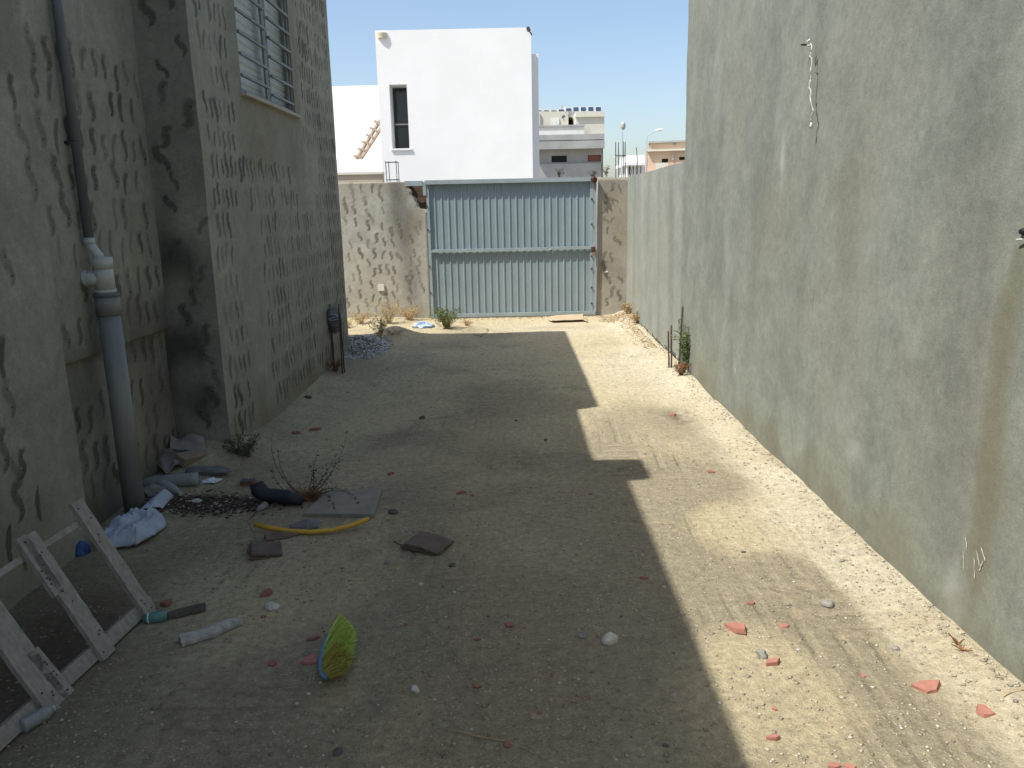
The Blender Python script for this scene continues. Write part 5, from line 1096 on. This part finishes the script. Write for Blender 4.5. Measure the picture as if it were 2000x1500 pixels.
strip('grey_flap', 'grey crumpled flap behind the yellow hose', 'rubber piece', [GP(565, 1034), GP(600, 1030), GP(622, 1027)], [0.04, 0.10, 0.07], 0.008, 'greybag', 0.35, 0.006, 7)
p = GP(303, 1213); GB = thing('glass_bottle_neck', 'broken teal glass bottle neck at the foot of the wooden rack', 'glass', p)
a, b = GP(282, 1217) + Vector((0, 0, .018)), GP(328, 1211) + Vector((0, 0, .02))
MB().tube([a, a.lerp(b, .3), a.lerp(b, .75), b], [0.016, 0.021, 0.024, 0.014], 14).build('neck', 'greenglass', GB, smooth=True)
MB().tube([a.lerp(b, .18), a.lerp(b, .24)], [0.0205, 0.0208], 14).build('band', 'dishw', GB, smooth=True)
# brown tile fragments
def tilefrag(px, py, lpx, wpx, ang, label, seed):
    p = GP(px, py); s = mpp(p); l = lpx * s; w = wpx * s; m = MB(); nu_, nv_ = 8, 4
    T = thing('tile_fragment', label, 'tile fragment', p, 'brown clay tile fragments')
    for lay, (z0, sh) in enumerate(((0.0, 0.0), (0.015, 0.012))):
        m = MB()
        for top_ in (1, 0):
            m.v += [Vector(((i / nu_ - .5) * l * (1 - 0.05 * lay) + sh + 0.01 * mn.noise(Vector((j * 1.3, seed, lay))), (j / nv_ - .5) * w + 0.008 * mn.noise(Vector((i * 1.1, seed, 3 + lay))), z0 + 0.012 * top_ + 0.012 * math.sin(i / nu_ * 3.0 + seed))) for j in range(nv_ + 1) for i in range(nu_ + 1)]
        q = (nu_ + 1) * (nv_ + 1)
        for j in range(nv_):
            for i in range(nu_):
                k = j * (nu_ + 1) + i; m.f.append((k, k + 1, k + nu_ + 2, k + nu_ + 1)); m.f.append((q + k + nu_ + 1, q + k + nu_ + 2, q + k + 1, q + k))
        ring = [i for i in range(nu_ + 1)] + [j * (nu_ + 1) + nu_ for j in range(1, nv_ + 1)] + [nv_ * (nu_ + 1) + i for i in range(nu_ - 1, -1, -1)] + [j * (nu_ + 1) for j in range(nv_ - 1, 0, -1)]
        m.f += [(ring[k], q + ring[k], q + ring[(k + 1) % len(ring)], ring[(k + 1) % len(ring)]) for k in range(len(ring))]
        m.xf(Matrix.Translation(p) @ Matrix.Rotation(ang, 4, 'Z')); m.rough(0.003, 30, seed).build('layer', 'tile', T)
tilefrag(834, 1068, 78, 62, -0.42, 'brown layered clay tile fragment alone in the shade right of the hose', 1.0); tilefrag(516, 1079, 55, 62, 0.35, 'brown layered clay tile fragment below the left end of the yellow hose', 2.0)
# slab, hose, boot
q = [GP(592, 1010), GP(733, 1012), GP(747, 960), GP(640, 962)]
m = MB().prism([(v.x, v.y) for v in q], -0.012, 0.022, 0.985); m.rough(0.003, 12).xf(Matrix.Translation((0, 0, gz(q[0].x, q[0].y))))
tag(m.build('cement_tile', 'slab'), 'flat grey cement tile lying between the boot and the shaded yard', 'cement tile')
pts = [GP(a, b + 4) + Vector((0, 0, 0.016 + 0.03 * (abs(a - 600) / 120) ** 2)) for a, b in ((499, 1034), (530, 1037), (565, 1040), (610, 1041), (650, 1039), (690, 1033), (721, 1026))]
HS = thing('yellow_hose', 'short curved length of yellow hose in front of the cement tile', 'hose', GP(610, 1045))
MB().tube(pts, 0.0125, 14).build('hose', 'yellow', HS, smooth=True)
for e, d in ((pts[0], pts[0] - pts[1]), (pts[-1], pts[-1] - pts[-2])): MB().tube([e, e + d.normalized() * 0.002], 0.0085, 10).build('bore', 'dark', HS)
p = GP(545, 988); BT = thing('rubber_boot', 'collapsed black rubber boot lying beside the cement tile', 'boot', p)
m = MB(); ctr = [GP(592, 988) + Vector((0, 0, 0.03)), GP(565, 986) + Vector((0, 0, 0.04)), GP(540, 985) + Vector((0, 0, 0.045)), GP(518, 985) + Vector((0, 0, 0.06)), GP(508, 985) + Vector((0, 0, 0.09)), GP(504, 985) + Vector((-0.004, 0, 0.125))]
m.tube(ctr, [0.024, 0.036, 0.042, 0.048, 0.05, 0.038], 14); m.rough(0.018, 11, 4).build('leg', 'boot', BT, smooth=True)
MB().tube([GP(520, 992) + Vector((0, 0, 0.02)), GP(508, 998) + Vector((0, 0, 0.012)), GP(502, 1001) + Vector((0, 0, 0.008))], [0.022, 0.018, 0.008], 10).rough(0.006, 25).build('toe', 'stone', BT, smooth=True)
# cloth heap at the pipe foot
pc = GP(262, 1045); CL = MB(); n = 34
def cloth(a, b):
    u = (a - .5) * 2; v = (b - .5) * 2; r_ = math.hypot(u, v); mx = max(abs(u), abs(v)); k = (mx / r_ if r_ > 1e-6 else 1)
    u2, v2 = u * k, v * k; x = u2 * 0.135 * (1 + 0.22 * mn.noise(Vector((u * 1.7, v * 1.7, 3)))); y = v2 * 0.215 * (1 + 0.22 * mn.noise(Vector((u * 1.7, v * 1.7, 9))))
    rr = min(1.0, math.hypot(u2, v2)); z = 0.07 * (1 - rr ** 4) + 0.075 * (mn.noise(Vector((u * 2.2, v * 2.2, 1))) + 0.55 * abs(mn.noise(Vector((u * 5, v * 5, 5)))) - 0.35 * abs(mn.noise(Vector((u * 9, v * 7, 8))))) * (1 - 0.75 * rr ** 2) + 0.018
    return pc + Vector((x, y, max(0.004, z)))
CL.grid(cloth, n, n)
p1, p2 = GP(290, 1010), GP(320, 982)
def arm(a, b):
    c = p1.lerp(p2, a); w = 0.06 * (1 - 0.25 * a); return c + Vector((w * (b - .5) * 1.6, w * (b - .5) * 2.2, 0.02 + 0.05 * math.sin(math.pi * b) * (0.6 + .5 * a) + 0.02 * mn.noise(Vector((a * 4, b * 4, 2)))))
CL.grid(arm, 10, 10)
o = tag(CL.build('cloth_heap', 'cloth', smooth=True), 'crumpled pale blue-white cloth heaped at the foot of the drainpipe', 'cloth')
md = o.modifiers.new('thick', 'SOLIDIFY'); md.thickness = 0.006
# rubbish behind the pipe
def bottle(name, label, a, b, r_, mat, capmat, ribs=0, neck=0.3):
    a, b = Vector(a), Vector(b); T = thing(name, label, 'bottle', Vector((a.x, a.y, a.z - r_))); pts_ = []; rs = []
    prof = [(0, .75), (.02, .95), (.06, 1.0)]
    for k in range(ribs): t = .10 + (.52 - neck * .2) * k / max(1, ribs); prof += [(t, 1.0), (t + .025, .92)]
    prof += [(1 - neck, 1.0), (1 - neck * .55, .72), (1 - neck * .2, .36), (1 - .05, .32)]
    for t, q_ in prof: pts_.append(a.lerp(b, t)); rs.append(r_ * q_)
    MB().tube(pts_, rs, 16).build('body', mat, T, smooth=True)
    MB().tube([a.lerp(b, 1 - .06), b], [r_ * .42, r_ * .42], 12).build('cap', capmat, T); return T
z3 = Vector((0, 0, 0.042)); bottle('plastic_bottle', 'clear dusty plastic bottle lying on its side behind the drainpipe', GP(389, 948) + z3, GP(268, 958) + z3, 0.042, 'pet', 'fitting', 8)
bottle('plastic_bottle', 'smaller clear bottle with pale cap pointing towards the camera', GP(318, 960) + Vector((0, 0, .05)), GP(355, 972) + Vector((0, 0, .025)), 0.032, 'pet', 'fitting', 0, 0.55)
bottle('plastic_bottle', 'pale plastic bottle lying by the lower rail of the wooden rack', GP(45, 1432) + Vector((0, 0, .022)), GP(108, 1394) + Vector((0, 0, .022)), 0.024, 'pet', 'fitting', 3)
def flatpiece(name, label, cat, corners, thick, mat, bend=0.01, seed=0, lift=0.0, parent=None):
    c = [Vector(k) for k in corners]; m = MB(); n = 7
    for s_ in (1, 0):
        for j in range(n + 1):
            for i in range(n + 1):
                u, v = i / n, j / n; q_ = (c[0] * (1 - u) + c[1] * u) * (1 - v) + (c[3] * (1 - u) + c[2] * u) * v
                m.v.append(q_ + Vector((0, 0, thick * s_ + lift + bend * mn.noise(Vector((u * 2.2, v * 2.2, seed)))  + bend * 0.6)))
    N = (n + 1) ** 2
    for j in range(n):
        for i in range(n): k = j * (n + 1) + i; m.f += [(k, k + 1, k + n + 2, k + n + 1), (N + k + n + 1, N + k + n + 2, N + k + 1, N + k)]
    ring = [i for i in range(n + 1)] + [j * (n + 1) + n for j in range(1, n + 1)] + [n * (n + 1) + i for i in range(n - 1, -1, -1)] + [j * (n + 1) for j in range(n - 1, 0, -1)]
    m.f += [(ring[k], N + ring[k], N + ring[(k + 1) % len(ring)], ring[(k + 1) % len(ring)]) for k in range(len(ring))]
    o = m.build(name, mat, parent)
    return o if parent else tag(o, label, cat)
up = lambda px, py, z: GP(px, py) + Vector((0, 0, z))
flatpiece('cardboard_sheet', 'dirty grey cardboard sheet propped behind the bottle in the corner', 'cardboard', [up(325, 930, .0), up(352, 915, .02), up(340, 905, .09), up(288, 912, .07)], 0.005, 'cardold', 0.02, 4)
for k, (dz, lab) in enumerate(((0.0, 'flattened carton at the bottom of the pile in the dark corner'), (0.035, 'curled open carton on top of the pile in the dark corner'))):
    flatpiece('carton', lab, 'cardboard', [up(335, 900, .02 + dz), up(408, 903, .01 + dz), up(400, 886, .05 + dz), up(338, 888, .07 + dz)], 0.006, 'cardold', 0.045, 11 + 3 * k)
a, b = GP(352, 914) + Vector((0, 0, .05)), GP(446, 889) + Vector((0, 0, .045))
WB = thing('timber_offcut', 'brown timber offcut lying across the rubbish at the house corner', 'timber', GP(400, 905))
MB().bar(a, b, 0.085, 0.05, (0.25, -0.35, 1)).rough(0.004, 14).build('timber', 'wood3', WB)
kc = a.lerp(b, .72) + Vector((0.012, -0.038, .022)); MB().tube([kc + Vector((0.016 * math.cos(t), 0, 0.012 * math.sin(t))) for t in (0.3, .9, 1.5, 2.1, 2.7)], 0.003, 5).build('staple', 'nail', WB)
def lump(name, label, cat, px, py, lx, ly, h, mat, seed, rough_=0.25, group=None, dz=0.0):
    p = GP(px, py); bm = bmesh.new(); bmesh.ops.create_icosphere(bm, subdivisions=3, radius=1.0); m = MB(); m.v = [v.co.copy() for v in bm.verts]; m.f = [tuple(v.index for v in f.verts) for f in bm.faces]; bm.free()
    o = Vector((seed, seed * 2.3, 1)); m.v = [v * (1 + rough_ * 1.6 * mn.noise(v * 1.5 + o) + rough_ * abs(mn.noise(v * 3.7 + o))) for v in m.v]; m.v = [p + Vector((v.x * lx, v.y * ly, max(-0.15, v.z) * h + h * 0.15 + dz)) for v in m.v]
    return tag(m.build(name, mat), label, cat, group)
lump('grey_bag', 'flat grey-blue plastic bag under the timber offcut', 'bag', 402, 924, 0.16, 0.05, 0.035, 'greybag', 3)
lump('white_scrap', 'torn white plastic scrap right of the bottle', 'plastic scrap', 412, 941, 0.05, 0.03, 0.016, 'whitebag', 8, 0.5)
lump('ribbed_carton', 'grey ribbed carton fragment between the bottles and the pipe', 'cardboard', 305, 968, 0.10, 0.06, 0.05, 'cardold', 12, 0.3)
lump('blue_scrap', 'small blue plastic piece behind the wooden rack', 'plastic scrap', 161, 1080, 0.035, 0.04, 0.05, 'blue', 14, 0.2)
lump('white_scrap', 'pale stone-like scrap on the dark mulch', 'plastic scrap', 384, 979, 0.028, 0.02, 0.010, 'palestone', 17, 0.3)
tag(MB().tube([GP(150, 1057) + Vector((0, 0, .02)), GP(180, 1060) + Vector((0, 0, .02)), GP(205, 1056) + Vector((0, 0, .016))], [0.006, 0.007, 0.004], 6).build('dark_stick', 'bark'), 'short dark stick behind the wooden rack', 'stick')
flatpiece('white_shard', 'thin white shard standing against the back of the drainpipe', 'shard', [up(285, 962, .0), up(302, 956, .0), up(298, 953, .035), up(286, 950, .02)], 0.004, 'dishw', 0.0, 3)
BB = lump('plastic_bag', 'crumpled blue and white plastic bag beside the bushy weed at the gate', 'bag', 826, 640, 0.11, 0.07, 0.065, 'bluebag', 23, 0.45)
# cardboard near the gate
CB = thing('flat_carton', 'flattened tan cardboard carton lying in the sun before the gate', 'cardboard', GP(1110, 628))
flatpiece('panel', '', '', [up(1078, 631, .02), up(1140, 629, .02), up(1138, 619, .03), up(1084, 622, .03)], 0.006, 'card', 0.02, 31, 0, CB)
flatpiece('flap', '', '', [up(1139, 629, .024), up(1149, 631, .005), up(1146, 624, .012), up(1138, 619, .034)], 0.005, 'card', 0.006, 32, 0, CB)
flatpiece('flap', '', '', [up(1070, 627, .008), up(1079, 631, .022), up(1084, 622, .032), up(1077, 621, .02)], 0.005, 'card', 0.006, 33, 0, CB)
# sticks and fallen stems
def twig(label, pl, r_, mat='stem', name='twig', side=0):
    pts_ = [GP(a, b) + Vector((0, 0, z)) for a, b, z in pl]; m = MB().tube(pts_, [r_ * (1 - 0.5 * k / (len(pts_) - 1)) for k in range(len(pts_))], 5)
    rnd = random.Random(int(pl[0][0]))
    for k in range(side):
        q_ = pts_[rnd.randrange(1, len(pts_))]; m.tube([q_, q_ + Vector((rnd.uniform(-1, 1), rnd.uniform(-1, 1), rnd.uniform(0.1, .8))) * 0.05], [r_ * .6, r_ * .3], 4)
    tag(m.build(name, mat), label, 'twig', 'twigs on the yard floor')
twig('long thin fallen stem curving across the bottom of the yard', [(890, 1430, .006), (935, 1443, .008), (985, 1450, .006), (1030, 1468, .008), (1075, 1492, .006)], 0.0022, 'straw')
twig('dark twig touching the left end of the brown tile fragment', [(770, 1060, .006), (795, 1072, .008), (812, 1086, .004)], 0.003, 'bark')
twig('small branched dry twig on the shade border before the gate', [(925, 655, .01), (940, 662, .03), (955, 655, .06)], 0.004, 'bark', side=8)
twig('curved pale stem at the foot of the right wall near the photo edge', [(1960, 1362, .004), (1975, 1354, .012), (1998, 1350, .01)], 0.0022, 'straw')
twig('thin straw lying along the driftwood', [(448, 1243, .004), (470, 1236, .005)], 0.0025, 'straw')
twig('rusty dry root at the foot of the right wall', [(1862, 1250, .006), (1872, 1262, .01), (1880, 1272, .006)], 0.006, 'reddry', side=5)
twig('thin dark stem arching over the sand left of the hose', [(500, 1000, .0), (485, 1035, .05), (510, 1075, .0)], 0.0022, 'stem', side=5)

# ================================================================== LOOSE STUFF ON THE FLOOR
def scatter(name, n, where, size, mat, seed, flat=0.6, jit=0.35):
    rnd = np.random.RandomState(seed); base = np.array([(1, 0, 0), (-1, 0, 0), (0, 1, 0), (0, -1, 0), (0, 0, 1), (0, 0, -1)], float)
    tri = np.array([(0, 2, 4), (2, 1, 4), (1, 3, 4), (3, 0, 4), (2, 0, 5), (1, 2, 5), (3, 1, 5), (0, 3, 5)])
    xy = where(rnd, n); n = len(xy); z = gh(xy[:, 0], xy[:, 1]) + (xy[:, 2] if xy.shape[1] > 2 else 0)
    sz = size(rnd, n); V = base[None] * (1 + jit * rnd.uniform(-1, 1, (n, 6, 3))); V[:, :, 2] *= flat; V[:, :, 0] *= rnd.uniform(.7, 1.4, (n, 1))
    a = rnd.uniform(0, 6.28, n); ca, sa = np.cos(a)[:, None], np.sin(a)[:, None]; X_ = V[:, :, 0] * ca - V[:, :, 1] * sa; Y_ = V[:, :, 0] * sa + V[:, :, 1] * ca
    V = np.stack([X_, Y_, V[:, :, 2]], -1) * sz[:, None, None]; V += np.stack([xy[:, 0], xy[:, 1], z + sz * flat * 0.35], -1)[:, None, :]
    F = (tri[None] + (np.arange(n) * 6)[:, None, None]).reshape(-1, 3)
    me_ = bpy.data.meshes.new(name); me_.vertices.add(n * 6); me_.vertices.foreach_set('co', V.ravel()); me_.loops.add(F.size); me_.loops.foreach_set('vertex_index', F.ravel())
    me_.polygons.add(len(F)); me_.polygons.foreach_set('loop_start', np.arange(len(F)) * 3); me_.polygons.foreach_set('loop_total', np.full(len(F), 3)); me_.update(); me_.validate(); me_.materials.append(M[mat])
    return stuff(link(name, me_, None, (0, 0, 0)))
def inyard(rnd, n):
    y = 1.6 + 9.6 * rnd.rand(n) ** 1.9; x = rnd.uniform(-2.0, 1.62, n); k = vnoise(x, y, 1.3, 12) + 0.5 * vnoise(x, y, 3.1, 14) > -0.12; k |= rnd.rand(n) < 0.25; return np.stack([x[k], y[k]], -1)
o = scatter('yard_grit', 22000, inyard, lambda r, n: 0.0018 + 0.0062 * r.rand(n) ** 3, 'grit', 1)
o["label"] = 'fine stone grit strewn over the yard floor'; o["category"] = 'grit'
o = scatter('embedded_pebbles', 2600, inyard, lambda r, n: 0.004 + 0.008 * r.rand(n) ** 3, 'grit', 21, 0.35); o["label"] = 'small pebbles half set in the yard floor'; o["category"] = 'pebbles'
def sideedge(rnd, n):
    y = 1.8 + 9.4 * rnd.rand(n) ** 1.4; x = 1.64 - 0.22 * rnd.rand(n) ** 2.2; return np.stack([x, y], -1)
o = scatter('wall_foot_grit', 2600, sideedge, lambda r, n: 0.002 + 0.009 * r.rand(n) ** 4, 'grit', 2); o["label"] = 'grit and crumbs gathered along the foot of the right wall'; o["category"] = 'grit'
gc = GP(705, 682)
def pile(rnd, n):
    a = rnd.uniform(0, 6.28, n); r_ = np.sqrt(rnd.rand(n)) * (1 + .4 * rnd.rand(n)); return np.stack([gc.x - 0.05 + .30 * r_ * np.cos(a), gc.y + 0.1 + .52 * r_ * np.sin(a), 0.09 * np.clip(1 - r_ ** 2, 0, 1) * rnd.rand(n)], -1)
o = scatter('gravel_heap', 3000, pile, lambda r, n: 0.008 + 0.011 * r.rand(n), 'gravel', 3); o["label"] = 'heap of blue-grey gravel at the far corner of the house'; o["category"] = 'gravel'
def corner(rnd, n):
    k = n // 3; a = np.stack([rnd.normal(1.42, .13, k), rnd.normal(11.05, .18, k)], -1); b = np.stack([1.60 - np.abs(rnd.normal(0, .1, k)), rnd.uniform(8.6, 11.3, k)], -1); c = np.stack([rnd.uniform(-2.5, 1.3, k), 11.42 - np.abs(rnd.normal(0, .12, k))], -1)
    q_ = np.concatenate([a, b, c]); q_[:, 1] = np.minimum(q_[:, 1], 11.4); q_[:, 0] = np.minimum(q_[:, 0], 1.63); return q_
o = scatter('leaf_litter', 2600, corner, lambda r, n: 0.006 + 0.012 * r.rand(n) ** 2, 'litter', 4, 0.25); o["label"] = 'dry leaf litter in the far corner and along the gate foot'; o["category"] = 'leaf litter'
mc = GP(420, 985)
def mul(rnd, n): return np.stack([rnd.normal(mc.x, .17, n), rnd.normal(mc.y, .075, n)], -1)
o = scatter('mulch_flakes', 1500, mul, lambda r, n: 0.004 + 0.010 * r.rand(n) ** 2, 'mulch', 5, 0.3); o["label"] = 'dark mulch and flakes on the floor beside the boot'; o["category"] = 'mulch'
